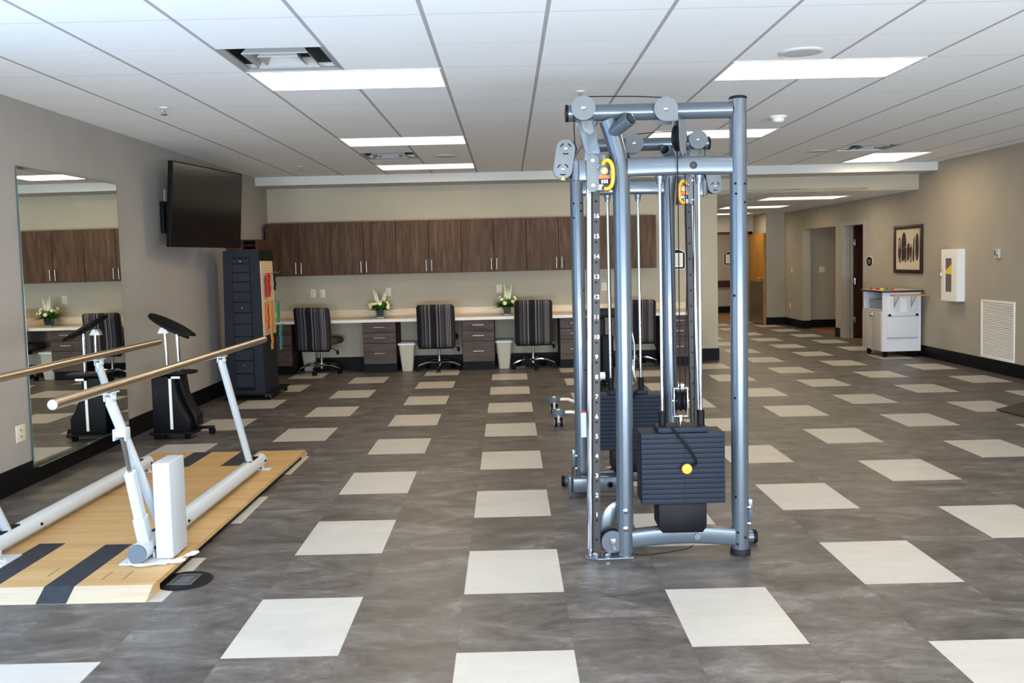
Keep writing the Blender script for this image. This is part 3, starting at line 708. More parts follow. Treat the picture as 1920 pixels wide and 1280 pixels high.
mb = MB(); tslab(mb, 0, 0, .075, 1, 1, 1.69); link('body', mb, M_TOWER, t, smooth=False)
mb = MB(); tslab(mb, .255, -.006, .11, .755, -.001, 1.615); link('drawer_gap_shade', mb, M_BASE, t, smooth=False)  # black sheet behind the drawers, painting the shade of their gaps
zs = [1.60]+[1.545-.11*k for k in range(10)]; zs = [1.60, 1.54, 1.44, 1.335, 1.225, 1.11, .99, .86, .72, .58, .45, .30, .14]
for a, b in zip(zs, zs[1:]):
    mb = MB(); tslab(mb, .275, -.022, b+.011, .735, -.0065, a-.004); d = link('drawer', mb, mat('drawer_black', (.016, .020, .030), .5, spec=.2), t, smooth=False)
for z in (1.57, 1.05, .40):
    mb = MB(); q = tpt(.5, -.024, z); mb.sphere(q+V((0, -.006, 0)), .007, u=8, v=6); link('knob', mb, M_CHROME, t)
mb = MB(); tslab(mb, 1.001, .08, .72, 1.025, .95, 1.57); pg = link('pegboard', mb, M_PEG, t, smooth=False)
mb = MB(); tslab(mb, 1.001, .0, 1.571, 1.04, 1, 1.69); link('header_panel', mb, M_BLACK, t, smooth=False)
mb = MB(); mb.box(tx0-.03, ty0-.02, .055, tx1+.09, ty1+.16, .0745, .005); link('base_board', mb, M_BLACK, t)
hooks = [(1.43, .35), (1.43, .7), (1.10, .3), (1.10, .7), (.82, .35), (.82, .75)]
for z, v in hooks:
    q = tpt(1.025, v, z); mb = MB(); mb.tube([q+V((.001, 0, 0)), q+V((.10, 0, .0)), q+V((.125, 0, .02))], .004, 6); link('hook', mb, M_CHROME, t)
def caster(parent, x, y, h, r=.026, m2=M_BLACK, bracket=M_CHROME):
    mb = MB(); mb.cyl((x-.022, y, r+.001), (x-.006, y, r+.001), r, 16); mb.cyl((x+.006, y, r+.001), (x+.022, y, r+.001), r, 16); mb.cyl((x-.006, y, r), (x+.006, y, r), .007, 8); c = link('caster', mb, m2, parent)
    mb = MB(); mb.box(x-.028, y-.012, r*.8, x-.024, y+.012, h-.004); mb.box(x+.024, y-.012, r*.8, x+.028, y+.012, h-.004); mb.box(x-.028, y-.02, h-.004, x+.028, y+.02, h); link('bracket', mb, bracket, c, smooth=False)
for x, y in ((tx0+.01, ty0+.02), (tx1+.03, ty0+.02), (tx0+.01, ty1+.1), (tx1+.05, ty1+.1)): caster(t, x, y, .055)
# bands: each one a thing hung on a hook
def band(name, z, v, x, L, w, m, label, wav=.004):
    q = tpt(1.025, v, z)+V((x, 0, 0)); mb = MB(); bm = bmesh.new(); pr = None; n = 14
    for k in range(n+1):
        zz = q.z-.002-L*k/n; dx = wav*math.sin(k*.9); a = bm.verts.new((q.x+dx-.0, q.y-w/2, zz)); b = bm.verts.new((q.x+dx, q.y+w/2, zz)); a2 = bm.verts.new((q.x+dx+.014, q.y-w/2, zz)); b2 = bm.verts.new((q.x+dx+.014, q.y+w/2, zz))
        if pr:
            bm.faces.new((pr[0], pr[1], b, a)); bm.faces.new((pr[2], a2, b2, pr[3])); bm.faces.new((pr[0], a, a2, pr[2])); bm.faces.new((pr[1], pr[3], b2, b))
        else: bm.faces.new((a, b, b2, a2))
        pr = (a, b, a2, b2)
    bm.faces.new((pr[0], pr[2], pr[3], pr[1])); mb.merge(bm)
    o = link(name, mb, m, loc=(q.x, q.y, q.z)); tag(o, label, 'exercise band', 'exercise bands hanging on the storage tower')
band('exercise_band', 1.43, .35, .03, .27, .13, M_REDB, 'red exercise band hung on the top hook of storage tower')
band('exercise_band', 1.43, .7, .05, .20, .05, M_BLACK, 'black exercise band on the top rear hook of storage tower')
band('exercise_band', 1.10, .3, .01, .30, .07, M_ORB, 'bright orange exercise band hanging on the middle hook of tower')
band('exercise_band', 1.10, .3, .055, .30, .07, M_YEL, 'amber exercise band hanging beside the orange one on tower')
band('exercise_band', 1.10, .7, .07, .25, .09, M_GREEN, 'green exercise band on the middle rear hook of storage tower')
band('exercise_band', .82, .35, .04, .26, .06, M_YEL, 'brownish lower exercise band on the bottom hook of tower')
band('exercise_band', .82, .75, .08, .29, .08, M_TEAL, 'teal exercise band on the lowest rear hook of tower')
# wooden open box on top of the tower
q0 = V((-3.06, 10.18, 1.691)); t = thing('wooden_tray_box', 'dark brown open wooden box on top of the storage tower', 'box', tuple(q0))
mb = MB(); bx0, bx1, by0, by1, bz0, bz1 = -3.17, -2.82, 10.16, 10.62, 1.6915, 1.815
mb.box(bx0, by0, bz0, bx1, by1, bz0+.012); mb.box(bx0, by0, bz1-.012, bx1, by1, bz1); mb.box(bx0, by0, bz0+.012, bx0+.012, by1, bz1-.012); mb.box(bx1-.012, by0, bz0+.012, bx1, by1, bz1-.012); mb.box(bx0+.012, by1-.012, bz0+.012, bx1-.012, by1, bz1-.012)
mb.box(bx0+.012, by0, bz0+.012, bx1-.15, by0+.012, bz1-.012)
link('shell', mb, M_DKDOOR, t, smooth=False)
mb = MB(); mb.box(bx1-.15, by0+.02, bz0+.055, bx1-.0125, by1-.013, bz0+.063); link('shelf', mb, M_DKDOOR, t, smooth=False)

# ------------------------------------------------------------------ adjustable stand beside the mirror
ox, oy = -3.0, 7.98
t = thing('tilt_top_stand', 'black rolling stand with tilted oval top beside the mirror', 'exercise stand', (ox, oy, 0))
prof = [(-.165, .065), (.155, .065), (.158, .17), (.115, .24), (.07, .34), (.045, .44), (.035, .56), (-.165, .56)]
mb = MB(); mb.prism([(ox+a, b) for a, b in prof], oy-.10, oy+.10, 'y', .004); link('body', mb, M_BLACK, t)
mb = MB(); mb.prism([(ox+a, b) for a, b in [(.035, .565), (.07, .55), (.09, .40), (.15, .26), (.20, .19), (.20, .10), (.165, .10), (.165, .18), (.12, .25), (.075, .345), (.05, .44), (.04, .5)]], oy-.02, oy+.13, 'y', .003); link('rear_cowl', mb, M_BLACK, t)
mb = MB(); mb.box(ox-.012, oy-.106, .09, ox+.012, oy-.1005, .56); mb.box(ox-.012, oy-.106, .54, ox+.09, oy-.1005, .56); link('white_stripe', mb, M_WPLAST, t, smooth=False)
mb = MB(); mb.prism([(ox-.19, oy-.13), (ox+.19, oy-.13), (ox+.21, oy), (ox+.19, oy+.13), (ox-.19, oy+.13)], .045, .0645, 'z', .004); link('base_plate', mb, M_BLACK, t)
mb = MB(); mb.prism([(ox-.17, oy-.11), (ox+.12, oy-.13), (ox+.19, oy-.08), (ox+.2, oy+.05), (ox+.1, oy+.12), (ox-.17, oy+.12)], .575, .60, 'z', .006); link('lower_tray', mb, M_BLACK, t)
mb = MB(); mb.cyl((ox-.055, oy, .60), (ox-.065, oy, .96), .014, 14); link('post', mb, M_CHROME, t)
mb = MB(); mb.cyl((ox+.05, oy, .60), (ox+.045, oy, .95), .016, 14); link('post', mb, M_CHROME, t)
mb = MB(); mb.prism([(ox-.12, .935), (ox-.02, .935), (ox-.045, .985), (ox-.095, .985)], oy-.03, oy+.03, 'y', .004); mb.cyl((ox-.07, oy-.04, .975), (ox-.07, oy+.04, .975), .016, 12); link('hinge_bracket', mb, M_WPLAST, t)
# top board: scalloped oval tilted, long axis down to the right
ang = math.radians(-29); TMx = Matrix.Translation((ox+.02, oy-.02, .995)) @ Matrix.Rotation(-ang, 4, 'Y')
pts = []
for k in range(40):
    a = 2*PI*k/40; r = 1.0; x = .235*math.cos(a); y = .135*math.sin(a)
    if x > .17: x = .17+.03*(1-abs(math.sin(a))) - .04*math.exp(-(y/.06)**2)+.03*abs(math.sin(a))
    pts.append((x, y))
mb = MB(); mb.prism(pts, -.012, .012, 'z', .003, TMx @ Matrix.Rotation(math.radians(4), 4, 'X')); link('tilted_top', mb, M_BLACK, t)
for x, y in ((ox-.14, oy-.09), (ox+.13, oy-.09), (ox-.14, oy+.1)): caster(t, x, y, .044, .02, bracket=M_BLACK)
mb = MB(); mb.box(ox+.13, oy+.1, .05, ox+.3, oy+.14, .075, .005); link('rear_foot', mb, M_BLACK, t)
caster(t, ox+.28, oy+.12, .048, .022, bracket=M_BLACK)

# ------------------------------------------------------------------ parallel bars
PO = (-2.25, 5.55, 0); pb = thing('parallel_bars', 'powered parallel bars with steel handrails on a maple platform', 'parallel bars', PO, -.014)
px0, px1, py0, py1, pz = -2.85, -1.655, 4.0, 7.12, .052
mb = MB(); run = .085
# plywood deck with bevelled ends (profile in y,z extruded along x)
mb.prism([(py0+run, .001), (py0+.16, .001), (py0+.16, .030), (py1-.16, .030), (py1-.16, .001), (py1-run, .001), (py1-run, pz), (py0+run, pz)], px0, px1, 'x')
dk = link('platform', mb, M_MAPLE, pb, smooth=False)
for yy in ((py0, py0+run-.0005), (py1, py1-run+.0005)):
    mb = MB(); mb.prism([(yy[0], .001), (yy[1], .001), (yy[1], pz)], px0, px1, 'x'); tag(link('ramp_edge', mb, mat('pale_maple', (.42, .35, .25), .5, var=.06, scale=5, stretch=(1, 12, 12), spec=.2), dk, smooth=False), label='pale solid maple ramp edge')
mb = MB(); mb.box(px0+.012, py0+.161, .001, px1-.012, py1-.161, .0295); link('under_deck_shade', mb, M_BLACK, pb, smooth=False)  # black filler that paints the shade in the gap under the deck
def grip(x0, x1, y0, y1, front):
    mb = MB(); e = .0012
    if front:
        poly = [(py0+.001, .002+e), (py0+run, pz+e), (y1, pz+e), (y1, pz+.0002), (py0+run, pz+.0002), (py0+.001, .0012)]
    else:
        poly = [(y0, pz+.0002), (y0, pz+e), (py1-run, pz+e), (py1-.001, .002+e), (py1-.001, .0012), (py1-run, pz+.0002)]
    mb.prism(poly, x0, x1, 'x'); link('grip_strip', mb, M_GRIP, dk, smooth=False)
grip(-2.535, -2.395, 0, 4.74, True); grip(-2.16, -2.02, 0, 4.70, True); grip(-2.535, -2.395, 6.53, 0, False); grip(-2.16, -2.02, 6.53, 0, False)
mb = MB()
for (x, y) in ((-1.93, 4.16), (-1.83, 4.16), (-2.22, 4.22)): mb.box(x, y, pz+.0002, x+.003, y+.12, pz+.0008)
islands(link('platform_slot', mb, mat('slot_shadow', (.08, .05, .03), .8), dk, smooth=False))
def side(xt, xr, sgn, yt0, yt1, act):
    zt = .115; r = .047
    mb = MB(); mb.cyl((xt, yt0+.012, zt), (xt, yt1-.012, zt), r, 32); bt = link('base_tube', mb, M_WHITE, pb)
    mb = MB(); mb.cyl((xt, yt0, zt), (xt, yt0+.0118, zt), r*.97, 32); mb.cyl((xt, yt1-.0118, zt), (xt, yt1, zt), r*.97, 32); islands(link('end_cap', mb, M_GREYEND, bt))
    mb = MB()
    for y in (4.72, 6.30):
        mb.box(xt-.022, y-.16, zt+r-.006, xt+.022, y+.02, zt+r+.002)
    islands(link('slot', mb, M_BLACK, bt, smooth=False))
    mb = MB()
    for y in (yt0+.10, 4.9, yt1-.06):
        for s_ in (-1, 1): mb.cyl((xt+s_*(r-.002), y, zt), (xt+s_*(r+.008), y, zt), .008, 8)
    islands(link('bolt', mb, M_BLACK, bt))
    mb = MB(); mb.box(xt-.10 if sgn > 0 else xt-.09, yt0+.02, pz+.0012, xt+.135, yt0+.21, pz+.010, .002)
    mb.box(xt+.034, yt0+.11, pz+.010, xt+.042, yt0+.19, zt); mb.box(xt-.042, yt0+.11, pz+.010, xt-.034, yt0+.19, zt)
    link('mounting_foot', mb, M_WHITE, pb)
    mb = MB(); mb.box(xt-.05, yt1-.09, pz+.0012, xt+.09, yt1-.03, pz+.008, .002); mb.box(xt+.03, yt1-.08, pz+.007, xt+.036, yt1-.045, zt); link('mounting_foot', mb, M_WHITE, pb)
    zr = .978
    mb = MB(); mb.cyl((xr, 3.575, zr), (xr, 6.535, zr), .0225, 24); hr = link('handrail', mb, M_RAIL, pb)
    mb = MB(); mb.lathe([(.0225, 0), (.0225, -.004), (.020, -.009), (0, -.011)], (xr, 3.5745, zr), axis=(0, 1, 0)); mb.lathe([(.0225, 0), (.0225, .004), (.020, .009), (0, .011)], (xr, 6.5355, zr), axis=(0, 1, 0)); islands(link('end_cap', mb, M_STEEL, hr))
    for (yb, yt) in ((4.665, 4.055), (6.20, 5.585)):
        a = V((xt, yb, .13)); b = V((xr, yt, .928)); d = (b-a).normalized()
        mb = MB(); mb.tube([a, b-d*.03], .0235, 24); mb.tube([b-d*.03, b-d*.01], .020, 24); s_ = link('support_arm', mb, M_WHITE, pb)
        mb = MB(); mb.box(xr-.020, yt-.015, .915, xr-.014, yt+.035, .957, .003); mb.box(xr+.014, yt-.015, .915, xr+.020, yt+.035, .957, .003); mb.box(xr-.022, yt-.04, .9495, xr+.022, yt+.065, .9555, .002); mb.cyl((xr-.027, yt+.008, .930), (xr+.027, yt+.008, .930), .008, 10); mb.box(xr-.010, yt-.012, .90, xr+.010, yt+.028, .935, .003)
        br = link('rail_bracket', mb, M_WHITE, s_)
    # actuator: square lower housing, slim rod, clevis on the front support
    a = V((xt, 4.44, .155)); b = V((xr-.002, 4.165, .745)); d = (b-a).normalized(); L = (b-a).length
    def sq(mb, p, q, w, w2=None):
        w2 = w2 or w; x = V((1, 0, 0)); y = (q-p).normalized().cross(x).normalized(); t_ = bmesh.new()
        A = [t_.verts.new(p+x*i*w+y*j*w) for i, j in ((-1, -1), (1, -1), (1, 1), (-1, 1))]; B = [t_.verts.new(q+x*i*w2+y*j*w2) for i, j in ((-1, -1), (1, -1), (1, 1), (-1, 1))]
        t_.faces.new(A); t_.faces.new(B)
        for k in range(4): t_.faces.new((A[k], A[(k+1) % 4], B[(k+1) % 4], B[k]))
        bmesh.ops.bevel(t_, geom=list(t_.edges), offset=.004, segments=2, affect='EDGES'); mb.merge(t_)
    mb = MB(); sq(mb, a, a+d*.15, .029); sq(mb, a+d*.1505, a+d*.43, .0235, .0225); ac = link('lift_actuator', mb, M_WHITE, pb)
    mb = MB(); mb.cyl(a+d*.43, a+d*(L-.02), .011, 14); link('actuator_rod', mb, M_STEEL, ac)
    mb = MB(); c_ = a+d*L; mb.cyl(c_+V((-.026, 0, 0)), c_+V((.026, 0, 0)), .018, 14); mb.box(c_.x-.030, c_.y-.028, c_.z-.03, c_.x-.024, c_.y+.03, c_.z+.025, .003); mb.box(c_.x+.024, c_.y-.028, c_.z-.03, c_.x+.030, c_.y+.03, c_.z+.025, .003); mb.box(c_.x-.025, c_.y-.01, c_.z+.005, c_.x+.025, c_.y+.035, c_.z+.028, .003); link('clevis', mb, M_WHITE, ac)
side(-1.835, -1.80, 1, 4.335, 6.45, True)
side(-2.655, -2.57, -1, 4.335, 6.45, True)
mb = MB(); mb.box(-1.775, 4.42, .063, -1.69, 4.62, .545, .005); cb = link('control_column', mb, M_WHITE, pb)
mb = MB(); z = pz+.0125
pts = [(-1.80, 4.50, z+.01), (-1.85, 4.44, z+.02), (-1.86, 4.37, z+.004), (-1.80, 4.335, z), (-1.72, 4.36, z), (-1.66, 4.42, z), (-1.64, 4.46, z)]
def smooth_pts(P, n=6):
    P = [V(p) for p in P]; out = []
    for i in range(len(P)-1):
        p0, p1, p2, p3 = P[max(i-1, 0)], P[i], P[i+1], P[min(i+2, len(P)-1)]
        for k in range(n):
            u = k/n; out.append(.5*((2*p1)+(p2-p0)*u+(2*p0-5*p1+4*p2-p3)*u*u+(3*p1-p0-3*p2+p3)*u**3))
    out.append(P[-1]); return out
mb.tube(smooth_pts(pts), .0035, 8)
pts2 = [(-1.80, 4.52, z+.012), (-1.875, 4.46, z+.03), (-1.885, 4.36, z+.006), (-1.82, 4.315, z), (-1.73, 4.345, z), (-1.68, 4.36, z-.0)]
mb.tube(smooth_pts(pts2), .0035, 8); cord = link('power_cord', mb, M_WPLAST, pb)
for p, d in ((V((-1.64, 4.46, z)), V((.6, .8, 0))), (V((-1.68, 4.36, z)), V((.9, .6, 0)))):
    d.normalize(); mb = MB(); mb.tube([p, p+d*.025, p+d*.03, p+d*.055], .009, 12, radii=[.007, .009, .012, .011]); mb.tube([p+d*.0555, p+d*.07], .007, 10); link('plug_connector', mb, M_WPLAST, cord)
mb = MB(); mb.tube(smooth_pts([(-2.70, 4.37, z+.01), (-2.6, 4.36, z+.05), (-2.53, 4.40, z+.005), (-2.57, 4.47, z)]), .0035, 8); link('power_cord', mb, M_WPLAST, pb)

# round floor box cover
p = atz(347, 1089); t = thing('floor_box_cover', 'round black floor outlet cover beside the platform corner', 'floor outlet', (p.x, p.y, 0))
mb = MB(); mb.lathe([(.130, .0005), (.130, .003), (.122, .007), (0, .0075)], (p.x, p.y, 0), 48); link('cover_disc', mb, M_BLACK, t)
mb = MB(); rot = Matrix.Translation((p.x, p.y, .0078)) @ Matrix.Rotation(-.05, 4, 'Z')
mb.box(-.062, -.075, 0, .058, .075, .0015, .0005, rot); lp = link('hinged_lid', mb, mat('worn_lid', (.055, .065, .075), .35, var=.6, scale=40), t)
mb = MB(); mb.box(-.035, -.05, .0016, .035, -.046, .0022, 0, rot); mb.box(-.035, .046, .0016, .035, .05, .0022, 0, rot); mb.box(-.04, -.05, .0016, -.036, .05, .0022, 0, rot); mb.box(.036, -.05, .0016, .04, .05, .0022, 0, rot); link('lid_groove', mb, M_BLACK, lp, smooth=False)

# ------------------------------------------------------------------ cable machine
Y0 = 4.46; MC = (.82, 5.1, 0)
cm = thing('cable_machine', 'tall silver blue dual cable machine with two black weight stacks', 'exercise machine', MC)
def tower(Yc, fl, far):
    """one station; fl mirrors x about the machine centre for the far station"""
    X = (lambda x: 1.60-x) if fl else (lambda x: x)
    sg = -1 if fl else 1
    def bx(mb, x0, y0, z0, x1, y1, z1, bev=0): mb.box(min(X(x0), X(x1)), Yc+y0, z0, max(X(x0), X(x1)), Yc+y1, z1, bev)
    def P(x, y, z): return V((X(x), Yc+y, z))
    # straight upright
    ut = 2.272 if not far else 2.02; be = 1.115 if not far else 1.05
    mb = MB(); mb.cyl(P(1.146, 0, .012), P(1.150, 0, ut), .0425, 36); up = link('upright', mb, M_BLUE, cm)
    mb = MB(); mb.lathe([(.044, 0), (.044, .008), (.036, .014), (0, .016)], P(1.150, 0, ut+.001), 36); link('top_cap', mb, M_BLACK, up)
    mb = MB(); mb.lathe([(.050, 0.001), (.051, .012), (.048, .030), (.0435, .031)], P(1.146, 0, 0), 36); link('rubber_foot', mb, M_RUBBER, up)
    mb = MB()
    for (dx, z) in ((-.022, 1.86), (.024, 1.858), (-.020, 1.81), (.024, 1.768), (-.030, 1.31), (-.030, .80), (-.030, .30), (-.022, .12), (.014, .095), (-.024, .06)):
        y = -math.sqrt(.0425**2-dx*dx); q = P(1.148+dx*sg*(1 if not fl else -1)*(1 if not fl else -1), 0, z); q = P(1.148+dx, y, z); n_ = V((X(1.148+dx)-X(1.148), y, 0)).normalized(); mb.cyl(q-n_*.002, q+n_*.0012, .0065, 12)
    link('bolt_hole', mb, M_BLACK, up)
    # curved upright
    pts = smooth_pts([(.562, 0, .012), (.568, 0, .6), (.571, 0, 1.2), (.571, 0, 1.80), (.568, 0, 1.92), (.556, 0, 2.02), (.530, 0, 2.12), (.508, 0, 2.185)], 5)
    mb = MB(); mb.tube([P(*q) for q in pts], .0425, 36); cu = link('upright', mb, M_BLUE, cm)
    mb = MB(); a, b = P(.532, -.015, 2.125), P(.605, -.115, 2.172); mb.tube([a, b], .033, 28, cap=False); mb.tube([a, b], .028, 28, cap=False)
    d = (b-a).normalized(); mb.ring(b, d, .0305, .0028, 28, 6); link('socket_tube', mb, M_BLUE, cu)
    mb = MB()
    for z in (.245, .155): mb.lathe([(.014, 0), (.014, .004), (.007, .009), (0, .010)], P(.562, -.0415, z), 16, axis=(0, -1, 0))
    islands(link('bolt', mb, M_CHROME, cu))
    # top beam
    mb = MB(); mb.cyl(P(.315, 0, 2.222), P(be, 0, 2.222), .041, 32); tb = link('top_beam', mb, M_BLUE, cm)
    mb = MB(); mb.lathe([(.041, 0), (.043, .006), (.04, .014), (0, .018)], P(.315, 0, 2.222), 32, axis=(-sg, 0, 0)); link('end_cap', mb, M_BLACK, tb)
    # middle beam
    mb = MB(); n = 8; bm = bmesh.new(); rings = []
    for i in range(n+1):
        u = i/n; x = .600+.515*u; z = 1.952+.004*math.sin(PI*u); hh = .046; hy = .030; rr = []
        for k in range(20):
            a = 2*PI*k/20; ca, sa = math.cos(a), math.sin(a); e = .45
            rr.append(bm.verts.new(P(x, math.copysign(abs(ca)**e, ca)*hy, z+math.copysign(abs(sa)**e, sa)*hh)))
        rings.append(rr)
    for a, b in zip(rings, rings[1:]):
        for k in range(20): bm.faces.new((a[k], a[(k+1) % 20], b[(k+1) % 20], b[k]))
    bm.faces.new(rings[0]); bm.faces.new(rings[-1]); mb.merge(bm); mi = link('middle_beam', mb, M_BLUE, cm)
    mb = MB(); mb.lathe([(.018, 0), (.018, .005), (.012, .007), (.011, .004), (0, .004)], P(.922, -.031, 1.953), 20, axis=(0, -1, 0)); link('bolt_ring', mb, M_DGREY, mi)
    # base beam, slightly arched
    mb = MB(); bm = bmesh.new(); rings = []
    for i in range(13):
        u = i/12; x = .595+.520*u; z = .092+.018*math.sin(PI*u); hh = .045; hy = .032; rr = []
        for k in range(20):
            a = 2*PI*k/20; ca, sa = math.cos(a), math.sin(a); e = .4
            rr.append(bm.verts.new(P(x, math.copysign(abs(ca)**e, ca)*hy, z+math.copysign(abs(sa)**e, sa)*hh)))
        rings.append(rr)
    for a, b in zip(rings, rings[1:]):
        for k in range(20): bm.faces.new((a[k], a[(k+1) % 20], b[(k+1) % 20], b[k]))
    bm.faces.new(rings[0]); bm.faces.new(rings[-1]); mb.merge(bm); ba = link('base_beam', mb, M_BLUE, cm)
    mb = MB(); mb.lathe([(.016, 0), (.016, .006), (0, .008)], P(.922, -.033, .105), 20, axis=(0, -1, 0)); link('bolt', mb, M_PLATEG, ba)
    # shroud under the stack
    mb = MB(); mb.prism([(X(.722), .285), (X(.722), .165), (X(.742), .137), (X(.942), .137), (X(.962), .165), (X(.962), .285)], Yc-.075, Yc+.075, 'y', .006); link('stack_shroud', mb, M_BLACK, cm)
    # weight stack
    z0, z1, nP = .287, .640, 14; h = (z1-z0)/nP
    sx0, sx1, sy0, sy1 = .640, 1.052, -.085, .085
    mb = MB(); bx(mb, sx0+.03, sy0+.02, z0, sx1-.03, sy1-.02, z0+.004); ws = link('weight_stack', mb, M_BLACK, cm, smooth=False)
    proto = None
    for k in range(nP):
        if proto is None:
            mb = MB(); bx(mb, sx0, sy0, z0+.0004, sx1, sy1, z0+h-.0014, .0006); proto = link('weight_plate', mb, M_STACK, ws)
        else:
            c = proto.copy(); COL.objects.link(c); c.parent = ws; c.location = (0, 0, k*h)
    mb = MB()
    for k in range(nP):
        mb.cyl(P(.852, sy0-.0006, z0+h*(k+.5)), P(.852, sy0+.004, z0+h*(k+.5)), .0048, 12)
    link('pin_hole', mb, M_BLACK, ws)
    mb = MB(); bx(mb, .725, sy0+.012, z1, .972, sy1-.012, z1+.026, .003); hp_ = link('head_plate', mb, M_STACK, cm)
    mb = MB(); mb.lathe([(.006, 0), (.006, .016), (.024, .018), (.026, .026), (.022, .034), (0, .037)], P(.858, sy0-.001, .468), 20, axis=(0, -1, 0)); link('selector_pin', mb, M_ORANGE, cm)
    mb = MB(); mb.tube([P(*q) for q in smooth_pts([(.79, -.07, z1+.03), (.82, -.105, z1-.01), (.86, -.115, .58), (.895, -.115, .525), (.905, -.105, .49), (.87, -.10, .474)])], .0055, 8); link('pin_lanyard', mb, M_BLACK, cm)
    # guide rods and sleeves
    for x in (.758, .952):
        mb = MB(); mb.cyl(P(x, 0, .30), P(x+.003, 0, 1.90), .0085, 16); gr = link('guide_rod', mb, M_CHROME, cm)
        mb = MB(); mb.lathe([(.016, 0), (.018, .02), (.022, .035), (.022, .04)], P(x+.003, 0, 1.868), 18); link('collar', mb, M_BLUE, gr)
        mb = MB(); mb.cyl(P(x, 0, z1+.0265), P(x, 0, z1+.10), .0185, 20); link('sleeve', mb, M_BLACK, gr)
    # travelling pulley above the stack
    c = P(.848, -.01, .79)
    mb = MB(); bx(mb, .812, -.03, .715, .818, .01, .855, .002); bx(mb, .878, -.03, .715, .884, .01, .855, .002); bx(mb, .812, -.03, .712, .884, .01, .718, .002); bx(mb, .812, -.03, .852, .884, .01, .858, .002); bx(mb, .835, -.025, .858, .866, .005, .876, .002); mb.cyl(P(.805, -.01, .79), P(.891, -.01, .79), .007, 10); tp = link('pulley_yoke', mb, M_CHROME, cm)
    mb = MB()
    for x in (.836, .860): mb.lathe([(.052, -.010), (.044, -.003), (.044, .003), (.052, .010)], P(x, -.01, .79), 28, axis=(1, 0, 0))
    link('pulley_wheel', mb, M_BLACK, tp)
    mb = MB(); mb.cyl(P(.848, -.01, z1+.0265), P(.848, -.01, .712), .0065, 12); mb.cyl(P(.848, -.01, .69), P(.848, -.01, .708), .011, 6); link('stud', mb, M_CHROME, tp)
    # covered pulleys on the top beam
    for (x, z, flat) in ((.386, 2.238, False), (.786, 2.224, True)):
        mb = MB()
        for y in (-.062, .056):
            if flat:
                pl = [(X(x)+.058*math.cos(a)*(1), z+.058*math.sin(a)) for a in [math.radians(d) for d in (range(0, 271, 10) if not fl else [180-q for q in range(0, 271, 10)])]]
                pl.append((X(x)+.058*sg, z-.058)); mb.prism(pl, Yc+y, Yc+y+.006, 'y')
            else: mb.cyl((X(x), Yc+y, z), (X(x), Yc+y+.006, z), .0585, 40)
        cv = islands(link('pulley_cover', mb, M_PLATEG, cm))[0]
        mb = MB(); mb.lathe([(.055, -.010), (.047, -.003), (.047, .003), (.055, .010)], P(x, -.046, z), 32, axis=(0, 1, 0)); link('pulley_wheel', mb, M_BLACK, cv)
        mb = MB(); mb.lathe([(.0125, 0), (.0125, .003), (.007, .007), (0, .008)], P(x, -.0625, z), 16, axis=(0, -1, 0)); link('axle_bolt', mb, M_CHROME, cv)
    # swivel pulley hanging in the middle
    c = P(.852, -.045, 2.085); ax = V((.80, -.60*sg, 0)).normalized(); vv = ax.cross(V((0, 0, 1)))
    mb = MB(); mb.lathe([(.064, -.013), (.052, -.004), (.052, .004), (.064, .013)], c, 36, axis=ax); sw = link('swivel_pulley', mb, M_BLACK, cm)
    mb = MB()
    for s_ in (-1, 1):
        o_ = c+ax*(.018*s_)
        t_ = bmesh.new(); n_ = 16; prof_ = [(-.036, .085), (.036, .085), (.040, 0), (.030, -.055), (0, -.088), (-.030, -.055), (-.040, 0)]
        A = [t_.verts.new(o_-ax*.002+vv*a+V((0, 0, b))) for a, b in prof_]; B = [t_.verts.new(o_+ax*.002+vv*a+V((0, 0, b))) for a, b in prof_]
        t_.faces.new(A); t_.faces.new(B)
        for k in range(7): t_.faces.new((A[k], A[(k+1) % 7], B[(k+1) % 7], B[k]))
        mb.merge(t_)
    mb.cyl(c-ax*.024, c+ax*.024, .008, 10); mb.cyl(c+V((0, .02, .085)), P(.852, 0, 2.19), .014, 14); link('pulley_bracket', mb, M_PLATEG, sw)
    # curved hanger for the chrome column
    mb = MB(); mb.prism([(X(a), b) for a, b in [(.352, 2.19), (.44, 2.19), (.452, 2.10), (.468, 2.03), (.472, 1.955), (.385, 1.955), (.392, 2.03), (.375, 2.10)]], Yc-.022, Yc+.022, 'y', .004); hg = link('column_hanger', mb, M_BLUE, cm)
    mb = MB(); mb.prism([(X(a), b) for a, b in [(.375, 2.182), (.428, 2.182), (.440, 2.125), (.418, 2.112), (.385, 2.13)]], Yc-.03, Yc-.0225, 'y', .001); mb.lathe([(.008, 0), (.008, .006), (0, .008)], P(.405, -.031, 2.155), 12, axis=(0, -1, 0)); link('hanger_bolt_plate', mb, M_PLATEG, hg)
    # adjustable column: chrome face and numbered, perforated side plate; leans a touch
    def colx(z): return .372+.027*(z-.01)/1.78
    def lean(mb, x0, y0, x1, y1, za, zb, bev=.003):
        t_ = bmesh.new(); vs = []
        for z in (za, zb):
            o_ = colx(z)
            for x, y in ((x0, y0), (x1, y0), (x1, y1), (x0, y1)): vs.append(t_.verts.new(P(o_+x, y, z)))
        for f in ((0, 1, 2, 3), (7, 6, 5, 4), (0, 4, 5, 1), (1, 5, 6, 2), (2, 6, 7, 3), (3, 7, 4, 0)): t_.faces.new([vs[i] for i in f])
        bmesh.ops.recalc_face_normals(t_, faces=t_.faces)
        if bev: bmesh.ops.bevel(t_, geom=list(t_.edges), offset=bev, segments=3, affect='EDGES')
        mb.merge(t_)
    mb = MB(); t_c = [P(colx(z)+.013, -.004, z) for z in (.014, 2.02)]; mb.tube(t_c, .0165, 28); cc = link('chrome_column', mb, M_CHROME, cm)
    mb = MB(); lean(mb, .026, -.024, .062, .024, .014, 2.0, .003); cp = link('numbered_plate', mb, M_DGREY, cm)
